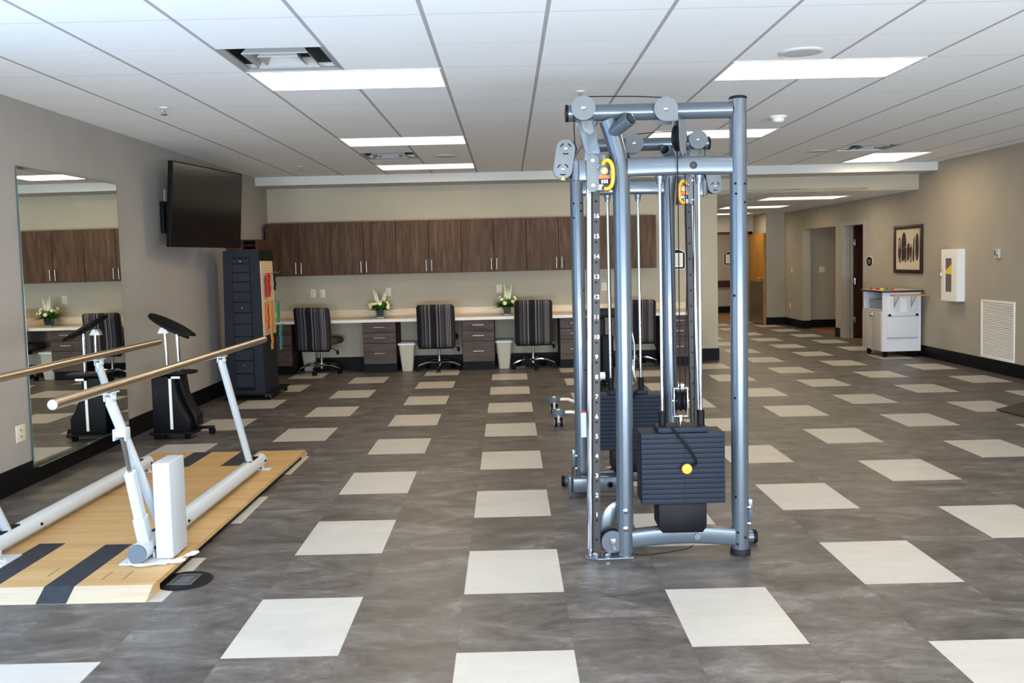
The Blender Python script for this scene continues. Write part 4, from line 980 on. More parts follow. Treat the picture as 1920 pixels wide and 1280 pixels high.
    mb = MB(); hz = [.098+.0995*k for k in range(18)]
    for z in hz: mb.cyl(P(colx(z)+.044, -.0246, z), P(colx(z)+.044, -.022, z), .0068, 14)
    link('adjustment_hole', mb, M_BLACK, cp)
    if not far:
        tb_ = MB()
        for k in range(1, 17):
            cu_ = bpy.data.curves.new('t', 'FONT'); cu_.body = str(k); cu_.size = .030; cu_.align_x = 'CENTER'; cu_.align_y = 'BOTTOM'; cu_.extrude = .0004; cu_.offset = .0006
            ob = bpy.data.objects.new('t', cu_); COL.objects.link(ob); bpy.context.view_layer.update()
            me = bpy.data.meshes.new_from_object(ob.evaluated_get(bpy.context.evaluated_depsgraph_get()))
            t2 = bmesh.new(); t2.from_mesh(me); z = hz[k]+.012
            tb_.merge(t2, Matrix.Translation(P(colx(z)+.045, -.0248, z)) @ Matrix.Rotation(PI/2, 4, 'X'))
            bpy.data.objects.remove(ob); bpy.data.curves.remove(cu_); bpy.data.meshes.remove(me)
        link('position_number', tb_, mat('number_white', (.75, .75, .75), .5), cp, smooth=False)
    # floor plate and low pulley
    mb = MB(); mb.prism([(X(.358), Yc-.035), (X(.42), Yc-.06), (X(.60), Yc-.05), (X(.61), Yc+.05), (X(.42), Yc+.06), (X(.358), Yc+.035)], .001, .0115, 'z', .002); link('floor_plate', mb, M_BLUE, cm)
    mb = MB(); mb.lathe([(.018, 0), (.020, .012), (.012, .020), (0, .021)], P(.47, -.035, .012), 14); mb.lathe([(.016, 0), (.016, .018), (.008, .026), (0, .026)], P(.41, -.040, .012), 14); link('anchor_bolt', mb, M_CHROME, cm)
    mb = MB()
    for y in (-.026, .018): mb.cyl(P(.497, y, .085), P(.497, y+.006, .085), .056, 36)
    lo = islands(link('low_pulley_cover', mb, M_BLUE, cm))[0]
    mb = MB(); mb.lathe([(.058, -.011), (.05, -.003), (.05, .003), (.058, .011)], P(.494, -.001, .085), 32, axis=(0, 1, 0)); link('pulley_wheel', mb, M_BLACK, lo)
    mb = MB(); bx(mb, .487, -.034, .068, .512, -.027, .102, .002); mb.cyl(P(.505, -.045, .055), P(.505, -.027, .055), .006, 10); link('pulley_bolt', mb, M_CHROME, lo)
    # curved gusset blades beside both uprights, and the outer foot tube
    def blade(x0, x1, y, th, z0, z1, name='gusset'):
        mb = MB(); n = 12; pl = []
        for k in range(n+1):
            a = PI/2*k/n; pl.append((X(x1-(x1-x0)*math.sin(a)), z0+(z1-z0)*math.cos(a)))
        for k in range(n+1):
            a = PI/2*(1-k/n); pl.append((X(x1-(x1-x0)*.45*math.sin(a)), z0+(z1-z0)*.5*math.cos(a)))
        mb.prism(pl, Yc+y, Yc+y+th, 'y', .002); return link(name, mb, M_BLUE, cm)
    blade(.435, .535, .045, .008, .10, .272)
    mb = MB()
    # right hand gusset is turned away: blade in the y-z plane with an end flange
    pl = []; n = 12
    for k in range(n+1):
        a = PI/2*k/n; pl.append((Yc+.04+.15*math.sin(a), .065+.21*math.cos(a)))
    for k in range(n+1):
        a = PI/2*(1-k/n); pl.append((Yc+.04+.06*math.sin(a), .065+.10*math.cos(a)))
    mb.prism(pl, X(1.196), X(1.204), 'x', .001); mb.box(min(X(1.189), X(1.2085)), Yc-.005, .16, max(X(1.189), X(1.2085)), Yc+.04, .28, .002); link('gusset', mb, M_BLUE, cm)
    mb = MB(); mb.cyl(P(1.185, .16, .036), P(1.252, .16, .036), .033, 28); mb.box(min(X(1.15), X(1.19)), Yc+.03, .010, max(X(1.15), X(1.19)), Yc+.18, .065, .006); ft = link('foot_tube', mb, M_BLUE, cm)
    mb = MB(); mb.lathe([(.034, 0), (.036, .008), (.033, .020), (.022, .022), (.018, .014), (0, .014)], P(1.252, .16, .037), 28, axis=(sg, 0, 0)); link('end_cap', mb, M_BLACK, ft)
    mb = MB()
    for z in (.245, .163): mb.lathe([(.010, 0), (.010, .008), (.005, .014), (0, .015)], P(1.183, -.028, z), 14, axis=V((.75*sg, -.66, 0))); mb.tube([P(1.16, -.02, z), P(1.183, -.028, z)], .005, 8)
    link('bolt', mb, M_CHROME, cm)
    # carriage with twin pulley plate, hinge barrel, wrapped housing and orange loop handle
    mb = MB(); rot = lambda a, b: (X(a), b)
    z_ = 1.925
    bxm = [(X(a), b) for a, b in MB().capsule2d((.425, 1.862), (.425, 1.985), .030)]
    mb.prism(bxm, Yc-.068, Yc-.060, 'y', .001); ca = link('carriage', mb, M_PLATEG, cm)
    mb = MB(); t_ = bmesh.new(); n_ = 14; A = []; B = []
    for k in range(n_+1):
        a = -PI/2+PI*k/n_; y = -.012+(-.052)*math.cos(a*.9)*1.0; x = .462+.052*math.sin(a); A.append((x, y))
    pl = [(X(x), Yc+y) for x, y in A]+[(X(.514), Yc+.045), (X(.41), Yc+.045)]
    mb.prism(pl, 1.838, 2.015, 'z', .004); link('housing', mb, M_BLUE, ca)
    mb = MB(); bx(mb, .442, -.0665, 1.895, .505, -.0655, 1.912); lb_ = link('orange_stripe', mb, mat('label_orange', (.75, .13, .02), .5), ca, smooth=False)
    mb = MB(); bx(mb, .442, -.0665, 1.868, .505, -.0655, 1.8945); lb2 = link('black_label', mb, M_BLACK, ca, smooth=False)
    mb = MB()
    for k in range(3): bx(mb, .466+.012*k, -.0675, 1.873, .474+.012*k, -.0668, 1.890)
    link('label_lettering', mb, M_WPLAST, lb2, smooth=False)
    mb = MB(); mb.sphere(P(.482, -.066, 1.933), .018, 1, .3, 1, 16, 10); link('round_knob', mb, mat('peach_knob', (.75, .38, .18), .4), ca)
    mb = MB(); mb.tube([P(*q) for q in smooth_pts([(.472, -.085, 1.962), (.483, -.098, 1.978), (.502, -.108, 1.975), (.516, -.112, 1.945), (.518, -.112, 1.90), (.512, -.108, 1.862), (.496, -.100, 1.845), (.480, -.09, 1.845)])], .0095, 12); hn = link('handle_loop', mb, M_ORANGE, ca)
    mb = MB(); mb.ring(P(.458, -.075, 1.948), (0, 1, .3), .011, .0028, 18, 6); mb.tube([P(.466, -.078, 1.952), P(.474, -.086, 1.960)], .004, 8); link('carabiner', mb, M_CHROME, ca)
    mb = MB(); mb.cyl(P(.345, -.035, 1.893), P(.345, -.035, 1.985), .023, 24); mb.cyl(P(.345, -.035, 1.880), P(.345, -.035, 1.892), .008, 10); mb.cyl(P(.345, -.035, 1.986), P(.345, -.035, 1.998), .009, 10)
    bx(mb, .36, -.055, 1.893, .405, -.05, 1.985, .002); bx(mb, .36, -.03, 1.893, .44, .03, 1.900, .001); bx(mb, .36, -.03, 1.978, .44, .03, 1.985, .001); link('hinge_barrel', mb, M_BLUE, ca)
    mb = MB()
    for z in (1.985, 1.865): mb.lathe([(.009, 0), (.009, .006), (0, .008)], P(.425, -.0685, z), 12, axis=(0, -1, 0))
    link('carriage_bolt', mb, M_CHROME, ca)
    # teardrop pulley plate with slots
    pl = []
    c1_, c2_ = V((.297, 2.045)), V((.281, 1.945)); r1, r2 = .047, .047
    pl = MB().capsule2d(tuple(c1_), tuple(c2_), .046)
    pl = [(X(a), b) for a, b in pl]
    mb = MB(); mb.prism(pl, Yc-.058, Yc-.050, 'y', .0015); mb.prism(pl, Yc+.002, Yc+.008, 'y', .0015); tw = link('twin_pulley_plate', mb, M_PLATEG, ca)
    mb = MB()
    for c_ in (c1_, c2_):
        mb.lathe([(.044, -.012), (.036, -.003), (.036, .003), (.044, .012)], P(c_.x+.012, -.024, c_.y), 32, axis=(0, 1, 0))
    link('pulley_wheel', mb, M_BLACK, tw)
    mb = MB()
    for c_ in (c1_, c2_):
        for (a0, a1) in ((.35, 1.15), (2.0, 2.8), (4.2, 5.2)):
            pts = [P(c_.x+.026*math.cos(a0+(a1-a0)*k/6), -.0582, c_.y+.026*math.sin(a0+(a1-a0)*k/6)) for k in range(7)]; mb.tube(pts, .0065, 8, squash=.4)
    link('plate_slot', mb, M_BLACK, tw)
    mb = MB()
    for c_ in (c1_, c2_): mb.lathe([(.009, 0), (.009, .004), (.004, .007), (0, .007)], P(c_.x, -.0585, c_.y), 14, axis=(0, -1, 0))
    link('axle_bolt', mb, M_CHROME, tw)
    if not far:
        mb = MB(); q = P(.281, -.0583, 1.902); mb.prism([(q.x-.010, q.z-.009), (q.x+.010, q.z-.009), (q.x, q.z+.011)], q.y-.0008, q.y, 'y'); link('warning_triangle', mb, M_YELLOW, tw, smooth=False)
    # cables
    def cable(pts, r=.0026, sm=True):
        mb = MB(); mb.tube([P(*q) for q in (smooth_pts(pts) if sm else pts)], r, 8); link('cable', mb, M_BLACK, cm)
    cable([(.386, -.046, 2.294), (.50, -.046, 2.2925), (.65, -.046, 2.289), (.786, -.046, 2.280)])
    cable([(.342, -.046, 2.235), (.340, -.040, 2.15), (.345, -.024, 2.055)])
    cable([(.841, -.046, 2.22), (.842, -.045, 2.0), (.842, -.045, .80)], sm=False)
    cable([(.880, -.02, 2.06), (.888, -.022, 1.5), (.872, -.012, .82)], sm=False)
    cable([(.815, .04, 1.9), (.828, .03, .83)], sm=False)
    cable([(.94, .06, 1.9), (.93, .06, .15)], sm=False)
    cable([(.50, -.0, .029), (.65, -.05, .022), (.85, -.05, .045), (.90, -.035, .06)])
tower(Y0, False, False)
tower(Y0+1.28, True, True)
# rectangular lower beam and end plates joining the far station
mb = MB(); mb.box(.375, 5.57, .035, .72, 5.64, .135, .012); lb_ = link('lower_cross_beam', mb, M_BLUE, cm)
mb = MB(); mb.box(.352, 5.56, .012, .374, 5.65, .15, .008); mb.box(.7205, 5.56, .03, .735, 5.65, .18, .004); islands(link('end_plate', mb, M_BLUE, lb_))
mb = MB(); mb.lathe([(.018, 0), (.018, .008), (.010, .010), (.008, -.0), (0, 0)], (.615, 5.569, .088), 20, axis=(0, -1, 0)); link('bolt_hole', mb, M_BLACK, lb_)
p = aty(1093, 795, 5.69); mb = MB(); mb.box(p.x-.012, 5.690, p.z-.085, p.x+.022, 5.6925, p.z+.085); st = link('instruction_sticker', mb, M_STICK, cm, smooth=False)
mb = MB(); mb.box(p.x-.012, 5.689, p.z+.073, p.x+.022, 5.6899, p.z+.085); link('sticker_header', mb, M_RED, st, smooth=False)

# ------------------------------------------------------------------ rolling leg-brace machine behind the cable machine
t = thing('standing_lift', 'black rolling lift with dual casters behind the cable machine', 'patient lift', (.85, 8.3, 0))
def dcaster(x, y):
    mb = MB(); mb.cyl((x, y, .11), (x, y, .15), .06, 20); c = link('leg_end_cap', mb, M_GREYEND, t)
    mb = MB()
    for dx in (-.026, .026): mb.cyl((x+dx-.011, y, .041), (x+dx+.011, y, .041), .040, 20)
    link('caster_wheel', mb, M_BLACK, c)
    mb = MB(); mb.cyl((x-.0395, y, .041), (x-.0375, y, .041), .032, 20); mb.cyl((x+.0375, y, .041), (x+.0395, y, .041), .032, 20); mb.cyl((x, y, .05), (x, y, .1095), .012, 12); mb.cyl((x-.03, y, .041), (x+.03, y, .041), .008, 10); mb.cyl((x, y, .151), (x, y, .158), .018, 12); link('caster_hub', mb, M_WPLAST, c)
for y in (8.05, 8.80):
    dcaster(.43, y)
    mb = MB(); mb.box(.485, y-.015, .118, .56, y+.015, .143, .004); mb.tube([(.56, y, .13), (.80, y, .035), (1.30, y, .035)], .016, 12); link('base_leg', mb, M_WPLAST, t)
for y in (8.05, 8.80): dcaster(1.40, y)
mb = MB(); mb.box(.80, 8.05, .052, .90, 8.80, .085, .01); link('cross_member', mb, M_BLACK, t)
mb = MB(); mb.box(.80, 8.35, .086, .90, 8.46, .96, .02); mb.box(.86, 8.30, .35, .97, 8.35, .80, .02); link('mast', mb, M_BLACK, t)
mb = MB(); mb.box(.72, 8.28, .96, 1.08, 8.42, 1.045, .03); link('padded_rest', mb, M_RUBBER, t)
mb = MB(); mb.tube(smooth_pts([(.78, 8.33, .95), (.76, 8.28, .8), (.80, 8.24, .55), (.84, 8.26, .38)]), .010, 10); mb.tube(smooth_pts([(1.12, 8.33, .90), (1.16, 8.30, .7), (1.15, 8.28, .45), (1.17, 8.28, .36), (1.14, 8.3, .33)]), .010, 10); islands(link('grab_bar', mb, M_CHROME, t))
mb = MB(); mb.cyl((.775, 8.22, .43), (.875, 8.22, .43), .035, 20); link('roller', mb, M_WPLAST, t)
mb = MB(); mb.box(.82, 8.2, .12, .95, 8.35, .34, .03); link('battery_box', mb, M_BLACK, t)

# ------------------------------------------------------------------ rolling utility cart on the right
kx0, kx1, ky0, ky1 = 5.325, 5.875, 12.74, 13.42; kz0, kz1 = .085, .925
t = thing('utility_cart', 'white rolling therapy cart with doors and dark-edged top', 'cart', ((kx0+kx1)/2, (ky0+ky1)/2, 0))
mb = MB(); th = .018
mb.box(kx0, ky0, kz0, kx1, ky1, kz0+th); mb.box(kx0, ky0, kz0+th, kx1, ky0+th, kz1); mb.box(kx0, ky1-th, kz0+th, kx1, ky1, kz1); mb.box(kx1-th, ky0+th, kz0+th, kx1, ky1-th, kz1); mb.box(kx0+.002, ky0+th, .665, kx1-th, ky1-th, .683)
link('carcass', mb, M_CART, t, smooth=False)
mb = MB(); mb.box(kx0-.03, ky0-.03, kz1+.0005, kx1+.03, ky1+.03, kz1+.028, .004); tp = link('top', mb, mat('dark_edge_top', (.03, .018, .014), .4), t)
mb = MB(); mb.box(kx0-.024, ky0-.024, kz1+.0285, kx1+.024, ky1+.024, kz1+.031, .001); link('top_laminate', mb, M_CARTD, tp)
ym = (ky0+ky1)/2
for a, b, hy in ((ky0+.004, ym-.002, ym-.03), (ym+.002, ky1-.004, ym+.03)):
    mb = MB(); mb.box(kx0-.018, a, kz0+.01, kx0-.001, b, .66, .002); d = link('door', mb, M_CARTD, t)
    mb = MB(); mb.box(kx0-.030, hy-.012, .56, kx0-.0185, hy+.012, .64, .003); link('handle', mb, M_CHROME, d)
mb = MB(); mb.box(kx0+.06, ky0+.012-.02, .27, kx1-.05, ky0-.0005, .86, .002); pn = link('end_panel', mb, M_CART, t)
mb = MB(); mb.box(kx0+.06, ky0-.010, .58, kx1-.05, ky0-.0085, .59); mb.box(kx0+.06, ky0-.012, .27, kx1-.05, ky0-.0085, .285); link('panel_groove', mb, mat('groove_grey', (.3, .3, .32), .6), pn, smooth=False)
mb = MB(); mb.prism([(kx0+.245, .64), (kx0+.345, .64), (kx0+.345, .80), (kx0+.315, .84), (kx0+.245, .84)], ky0-.014, ky0-.0085, 'y'); link('hanging_card', mb, M_WPLAST, pn, smooth=False)
for x in (kx0+.075, kx1-.085):
    mb = MB(); mb.cyl((x+.02, ky0-.035, .605), (x+.02, ky0-.0085, .605), .018, 6); link('knob', mb, M_BLACK, pn)
for x in (kx0+.16, kx0+.40):
    mb = MB(); mb.box(x, ky0-.014, .70, x+.008, ky0-.0085, .868); mb.prism([(ky0-.014, .72), (ky0-.014, .74), (ky0-.14, .868), (ky0-.155, .868)], x, x+.008, 'x'); mb.box(x, ky0-.16, .868, x+.008, ky0-.0085, .876); link('shelf_bracket', mb, M_STEEL, pn, smooth=False)
mb = MB(); mb.box(kx0+.10, ky0-.165, .8765, kx1+.03, ky0-.033, .893, .003); link('wooden_ledge', mb, M_TAN, t)
for x, y in ((kx0+.06, ky0+.06), (kx1-.06, ky0+.06), (kx0+.06, ky1-.06), (kx1-.06, ky1-.06)): caster(t, x, y, .084, .037, bracket=M_BLACK)
mb = MB(); mb.box(kx0+.06, ky0+.12, .6835, kx0+.40, ky1-.1, .80, .01); o = link('storage_tub', mb, mat('grey_tub', (.28, .32, .38), .3), loc=(kx0+.2, ym, .6835)); tag(o, 'grey plastic tub on the open shelf of utility cart', 'tub')
mb = MB(); mb.box(kx0+.05, ky0+.11, .8005, kx0+.41, ky1-.09, .812, .004); link('lid', mb, mat('pale_tub_lid', (.45, .50, .55), .3), o)
for k, (x, y, m_, lb) in enumerate(((5.38, 13.30, M_RED, 'leftmost red toy cone lying on the cart top'), (5.40, 13.10, M_RED, 'second red toy piece on the cart top'), (5.42, 12.98, M_YELLOW, 'yellow toy piece on the cart top'), (5.44, 12.87, M_GREEN, 'green toy piece on the cart top, nearest the corner'), (5.50, 12.84, M_RED, 'red toy piece at right end of the row on cart'))):
    mb = MB(); mb.lathe([(.032, 0), (.034, .008), (.018, .022), (.010, .030), (0, .031)], (x, y, kz1+.0315), 16); o = link('toy_piece', mb, m_, loc=(x, y, kz1+.0315)); tag(o, lb, 'toy', 'coloured therapy pieces on the cart')

# ------------------------------------------------------------------ right wall items
def wallbox(mb, x_out, y0, z0, y1, z1, x_in=0.0, bev=0): mb.box(XR-x_out, min(y0, y1), z0, XR-x_in, max(y0, y1), z1, bev)
a = atx(1679, 424, XR); b = atx(1731, 513, XR); yA, yB_, zT, zB = a.y, b.y, a.z+.0, b.z
t = thing('framed_picture', 'dark framed picture of people holding surfboards on right wall', 'picture', (XR, (yA+yB_)/2, zB))
mb = MB(); f = .055
wallbox(mb, .03, yB_, zB, yA, zB+f, .001, .003); wallbox(mb, .03, yB_, zT-f, yA, zT, .001, .003); wallbox(mb, .03, yB_, zB+f, yB_+f, zT-f, .001, .003); wallbox(mb, .03, yA-f, zB+f, yA, zT-f, .001, .003); link('frame', mb, mat('dark_red_frame', (.022, .008, .007), .35), t)
mb = MB(); wallbox(mb, .012, yB_+f, zB+f, yA-f, zT-f, .002); pr = link('print', mb, M_PAPER, t, smooth=False)
wU = (yA-f)-(yB_+f); hU = (zT-f)-(zB+f)
def pt(u, v): return ((yA-f)-u*wU, zB+f+v*hU)       # u from the left of the picture
def board(u, w, v0, v1, m_, x=.013, lean_=0.0):
    mb = MB(); pl = []
    for k in range(24):
        a_ = 2*PI*k/24; c_, s_ = math.cos(a_), math.sin(a_); v = (v0+v1)/2+(v1-v0)/2*s_; uu = u+w/2*math.copysign(abs(c_)**.8, c_)+lean_*(v-.5); pl.append(pt(uu, v))
    mb.prism(pl, XR-x-.0008, XR-x, 'x'); link('surfboard_print', mb, m_, pr, smooth=False)
board(.15, .13, .18, .80, M_PRINTR); board(.33, .20, .22, .92, M_PRINT); board(.52, .10, .25, .66, M_PRINTR); board(.72, .05, .25, .80, M_PRINT, lean_=.10); board(.86, .14, .22, .88, M_PRINTR); board(.15, .08, .50, .74, M_PRINTW, .0145); board(.86, .07, .34, .82, M_PRINT, .0145)
mb = MB()
for (u, v0, v1, w) in ((.17, .17, .52, .09), (.27, .2, .5, .07), (.40, .18, .50, .09), (.50, .22, .55, .08), (.62, .18, .56, .08), (.73, .20, .50, .07)):
    pl = [pt(u-w/2, v1-.04), pt(u-w*.3, v1), pt(u+w*.3, v1), pt(u+w/2, v1-.04), pt(u+w*.35, v0+.12), pt(u+w*.3, v0), pt(u+w*.05, v0), pt(u, v0+.1), pt(u-w*.05, v0), pt(u-w*.3, v0), pt(u-w*.35, v0+.12)]
    mb.prism(pl, XR-.0165, XR-.0155, 'x')
    y, z = pt(u, v1+.035); mb.cyl((XR-.0165, y, z), (XR-.0155, y, z), .018, 12)
link('standing_figures_print', mb, M_PRINT, pr, smooth=False)
mb = MB()
for (u, v) in ((.17, .55), (.27, .53), (.40, .545), (.62, .60)):
    y, z = pt(u, v); mb.cyl((XR-.018, y, z), (XR-.0168, y, z), .012, 10)
for (u, v0, v1) in ((.15, .18, .30), (.38, .18, .28), (.62, .2, .32)):
    y, z0_ = pt(u, v0); mb.box(XR-.018, y-.008, z0_, XR-.0168, y+.008, z0_+(v1-v0)*hU)
link('skin_tone_print', mb, M_PRINTW, pr, smooth=False)

a = atx(1781, 467, XR); b = atx(1809, 565, XR)
y1_, y0_, z1_, z0_ = a.y, b.y, a.z, b.z
t = thing('defibrillator_cabinet', 'white wall cabinet with a narrow window and yellow tag inside', 'cabinet', (XR, (y0_+y1_)/2, z0_)); dp = .10
mb = MB(); wallbox(mb, dp, y0_, z0_, y1_, z0_+.02, .001); wallbox(mb, dp, y0_, z1_-.02, y1_, z1_, .001); wallbox(mb, dp, y0_, z0_+.02, y0_+.02, z1_-.02, .001); wallbox(mb, dp, y1_-.02, z0_+.02, y1_, z1_-.02, .001); wallbox(mb, .01, y0_+.02, z0_+.02, y1_-.02, z1_-.02, .001); link('body', mb, M_WPLAST, t, smooth=False)
mb = MB(); wy0, wy1, wz0, wz1 = y0_+.13, y1_-.10, z0_+.12, z1_-.12
wallbox(mb, dp+.014, y0_, z0_, wy0, z1_, dp+.001, .002); wallbox(mb, dp+.014, wy1, z0_, y1_, z1_, dp+.001, .002); wallbox(mb, dp+.014, wy0, z0_, wy1, wz0, dp+.001); wallbox(mb, dp+.014, wy0, wz1, wy1, z1_, dp+.001); dr = link('door', mb, M_WPLAST, t, smooth=False)
mb = MB(); wallbox(mb, dp+.006, wy0, wz0, wy1, wz1, dp+.003); link('window_pane', mb, mat('tinted_pane', (.16, .13, .14), .15), dr, smooth=False)
mb = MB(); mb.prism([(wy1-.01, z0_+.36), (wy1-.01, z0_+.40), (wy0+.02, z0_+.48), (wy0+.01, z0_+.35)], XR-dp-.009, XR-dp-.0065, 'x'); link('yellow_tag', mb, M_YELLOW, dr, smooth=False)
mb = MB(); mb.tube([(XR-dp-.015, y1_-.035, z0_+.30), (XR-dp-.035, y1_-.035, z0_+.31), (XR-dp-.035, y1_-.035, z0_+.40), (XR-dp-.015, y1_-.035, z0_+.41)], .006, 8); link('handle', mb, M_CHROME, dr)

a = atx(1841, 562, XR); b = atx(1903, 684, XR); y1_, y0_, z1_, z0_ = a.y, b.y, .885, .165
t = thing('return_air_grille', 'white louvred air grille low on the right wall', 'grille', (XR, (y0_+y1_)/2, z0_))
mb = MB(); f = .03; wallbox(mb, .015, y0_, z0_, y1_, z0_+f, .001, .002); wallbox(mb, .015, y0_, z1_-f, y1_, z1_, .001, .002); wallbox(mb, .015, y0_, z0_+f, y0_+f, z1_-f, .001, .002); wallbox(mb, .015, y1_-f, z0_+f, y1_, z1_-f, .001, .002); link('frame', mb, M_WPLAST, t)
mb = MB(); wallbox(mb, .002, y0_+f, z0_+f, y1_-f, z1_-f, .001); link('backing', mb, M_CAVITY, t, smooth=False)
mb = MB(); n = 32
for k in range(n):
    z = z0_+f+(z1_-z0_-2*f)*(k+.5)/n; mb.prism([(XR-.014, z-.009), (XR-.014, z-.0075), (XR-.003, z+.006), (XR-.003, z+.0045)], y0_+f, y1_-f, 'y')
link('louvers', mb, M_WPLAST, t, smooth=False)
p = atx(1872, 475, XR)
t = thing('thermostat', 'small thermostat with clear guard on the right wall', 'thermostat', (XR, p.y, p.z))
mb = MB(); wallbox(mb, .03, p.y-.05, p.z-.055, p.y+.05, p.z+.055, 0, .003); link('housing', mb, mat('thermostat_grey', (.55, .55, .52), .3), t)
mb = MB(); wallbox(mb, .033, p.y-.0, p.z-.025, p.y+.035, p.z+.04, .0301); link('display', mb, mat('lcd_grey', (.14, .15, .15), .3), t, smooth=False)
mb = MB(); wallbox(mb, .033, p.y-.04, p.z-.04, p.y-.025, p.z-.01, .0301); link('button', mb, M_BLACK, t, smooth=False)
# round room sign
p = atx(1629, 490, XR); t = thing('round_room_sign', 'small round black sign on wall above the cart', 'sign', (XR, p.y, p.z))
p.y = 14.69
def oval(k, n=36): return [(p.y+.138*k*math.cos(2*PI*i/n), p.z+.092*k*math.sin(2*PI*i/n)) for i in range(n)]
mb = MB(); mb.prism(oval(1.0), XR-.006, XR-.001, 'x'); link('white_border', mb, M_WPLAST, t)
mb = MB(); mb.prism(oval(.86), XR-.009, XR-.0062, 'x'); sb = link('black_face', mb, M_BLACK, t)
mb = MB()
for z, w in ((.022, .05), (-.002, .055), (-.026, .04)): mb.box(XR-.0102, p.y-w, p.z+z-.006, XR-.0092, p.y+w, p.z+z+.005)
link('lettering', mb, mat('faint_lettering', (.35, .33, .28), .5), sb, smooth=False)
# notice frames
def notice(c, w, h, label, rail=True):
    c = V(c); t = thing('notice_frame', label, 'notice', tuple(c), group='black framed notices')
    def hexa(s_): k = .30; return [(c.x-w/2*s_, c.z-h/2*s_+.012), (c.x-w/2*s_+.02, c.z-h/2*s_), (c.x+w/2*s_-.02, c.z-h/2*s_), (c.x+w/2*s_, c.z-h/2*s_+.012), (c.x+w/2*s_, c.z+h*.34*s_), (c.x+w*.2*s_, c.z+h/2*s_), (c.x-w*.2*s_, c.z+h/2*s_), (c.x-w/2*s_, c.z+h*.34*s_)]
    mb = MB(); mb.prism(hexa(1.08), c.y-.006, c.y-.001, 'y'); link('backing', mb, M_WPLAST, t, smooth=False)
    mb = MB(); mb.prism(hexa(1), c.y-.014, c.y-.0062, 'y'); fr = link('frame', mb, M_BLACK, t, smooth=False)
    mb = MB(); mb.box(c.x-w*.40, c.y-.016, c.z-h*.42, c.x+w*.40, c.y-.0142, c.z+h*.33); pg_ = link('page', mb, M_WPLAST, fr, smooth=False)
    mb = MB()
    for k in range(6): mb.box(c.x-w*.3, c.y-.0172, c.z+h*(.22-.1*k), c.x+w*.3, c.y-.0162, c.z+h*(.22-.1*k)+.006)
    link('page_lines', mb, mat('faint_print', (.4, .38, .35), .6), pg_, smooth=False)
notice(aty(1266, 486, YB), .27, .27, 'black edged notice on back wall, behind the cable machine post')
p = aty(1370, 484, 23.6); notice(p, .34, .32, 'black edged notice on the corridor wall beyond the oak door')
# fire alarm
p = aty(1292, 414, YB); t = thing('fire_alarm', 'red fire alarm box on back wall behind cable machine', 'fire alarm', (p.x, YB, p.z))
mb = MB(); mb.box(p.x-.06, YB-.05, p.z-.085, p.x+.06, YB, p.z+.085, .006); link('housing', mb, M_RED, t)
mb = MB(); mb.box(p.x-.03, YB-.056, p.z+.01, p.x+.03, YB-.0505, p.z+.06, .003); link('strobe_lens', mb, M_WPLAST, t)
# corridor handrail
a = aty(1346, 526, 23.6); b = aty(1346, 538, 23.6)
mb = MB(); mb.box(3.2, 23.52, b.z, 8.3, 23.555, a.z, .01); o = link('wall_handrail', mb, M_DKDOOR, loc=(5, 23.55, b.z)); tag(o, 'dark wooden handrail on the far corridor wall', 'handrail')
mb = MB()
for x in (3.6, 4.8, 6.0, 7.2): mb.box(x, 23.555, b.z+.03, x+.03, 23.599, a.z-.03)
link('rail_bracket', mb, M_BLACK, o, smooth=False)
# floor mat
mb = MB(); mb.prism([(4.55, 8.33), (5.30, 8.90), (5.75, 8.30), (5.5, 7.35), (4.63, 7.60)], .001, .012, 'z', .003); o = link('floor_mat', mb, mat('mat_black', (.012, .009, .008), .55), loc=(5.1, 8.1, 0)); tag(o, 'black rubber floor mat at the right edge of view', 'mat')

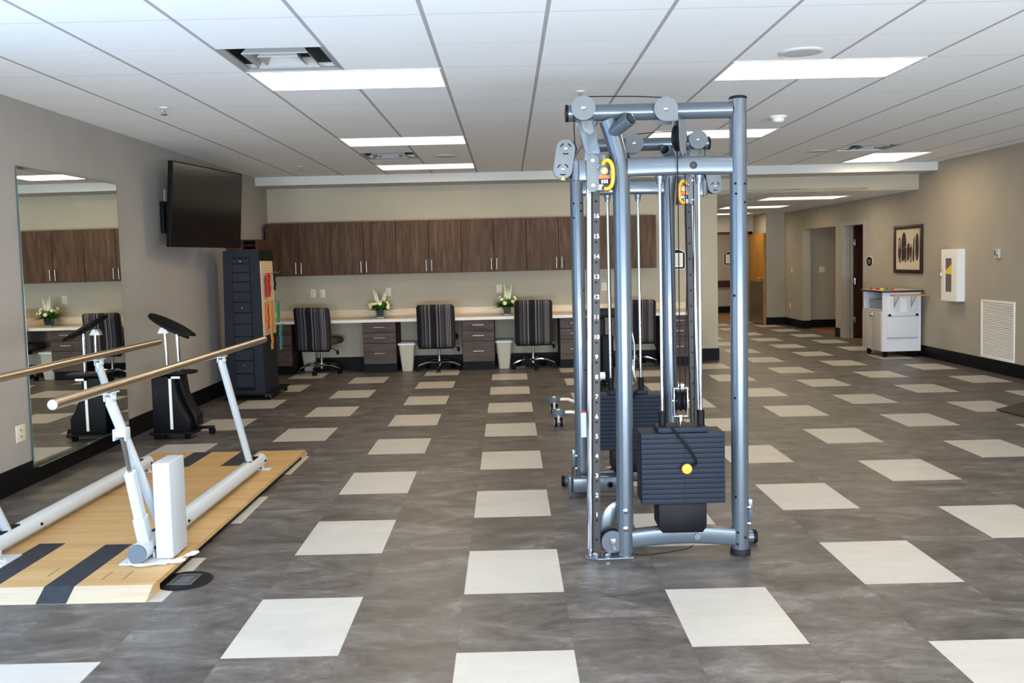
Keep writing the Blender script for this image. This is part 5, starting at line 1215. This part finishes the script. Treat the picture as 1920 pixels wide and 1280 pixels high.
# ------------------------------------------------------------------ light
def area(name, loc, rot, sx, sy, power, col):
    l = bpy.data.lights.new(name, 'AREA'); l.shape = 'RECTANGLE'; l.size = sx; l.size_y = sy; l.energy = power; l.color = col
    o = bpy.data.objects.new(name, l); COL.objects.link(o); o.location = loc; o.rotation_euler = rot; return o
for w in WINS:
    area('window_daylight', ((w[0]+w[1])/2, YF-.25, (w[2]+w[3])/2), (PI/2, 0, 0), w[1]-w[0], w[3]-w[2], 80, (.30, .60, 1.0))
    area('ground_bounce', ((w[0]+w[1])/2, YF-.9, .25), (PI/2+math.radians(8), 0, 0), w[1]-w[0], 1.2, 600, (.88, .94, 1.0))
area('side_daylight', (XL-.25, (WL[0]+WL[1])/2, (WL[2]+WL[3])/2), (PI/2, 0, -PI/2), WL[1]-WL[0], WL[3]-WL[2], 150, (.34, .62, 1.0))
for l in LAMPS: area('panel_light', ((l[0]+l[1])/2, (l[2]+l[3])/2, ZC-.008), (0, 0, 0), l[1]-l[0]-.05, l[3]-l[2]-.05, 19, (1.0, .75, .44))
for l in HL: area('panel_light', ((l[0]+l[1])/2, (l[2]+l[3])/2, ZH-.008), (0, 0, 0), l[1]-l[0]-.05, l[3]-l[2]-.05, 16, (1.0, .80, .52))
area('corridor_light', (5.2, 22, 2.4), (0, 0, 0), 1.2, .6, 30, (1.0, .74, .42))
area('side_corridor_light', (XR+1.2, 16.9, 2.35), (0, 0, 0), .6, .6, 5, (1.0, .80, .52))
w = bpy.data.worlds.new('sky'); bpy.context.scene.world = w; w.use_nodes = True
bg = w.node_tree.nodes['Background']; bg.inputs[0].default_value = (.55, .72, 1.0, 1); bg.inputs[1].default_value = 1.0

# ------------------------------------------------------------------ camera
cd = bpy.data.cameras.new('camera'); cam = bpy.data.objects.new('camera', cd); COL.objects.link(cam)
cd.sensor_width = 36; cd.lens = F/1920*36; cd.shift_x = (960-CX)/1920; cd.shift_y = (CY-640)/1920; cd.clip_start = .05
cam.matrix_world = Matrix(((CA.x, CB.x, -CC.x, CAM.x), (CA.y, CB.y, -CC.y, CAM.y), (CA.z, CB.z, -CC.z, CAM.z), (0, 0, 0, 1)))
sc = bpy.context.scene; sc.camera = cam
sc.view_settings.view_transform = 'Standard'; sc.view_settings.look = 'None'; sc.view_settings.gamma = 1; sc.view_settings.exposure = 0; sc.view_settings.use_curve_mapping = False
for o in bpy.data.objects:
    if '_o' in o: del o['_o']
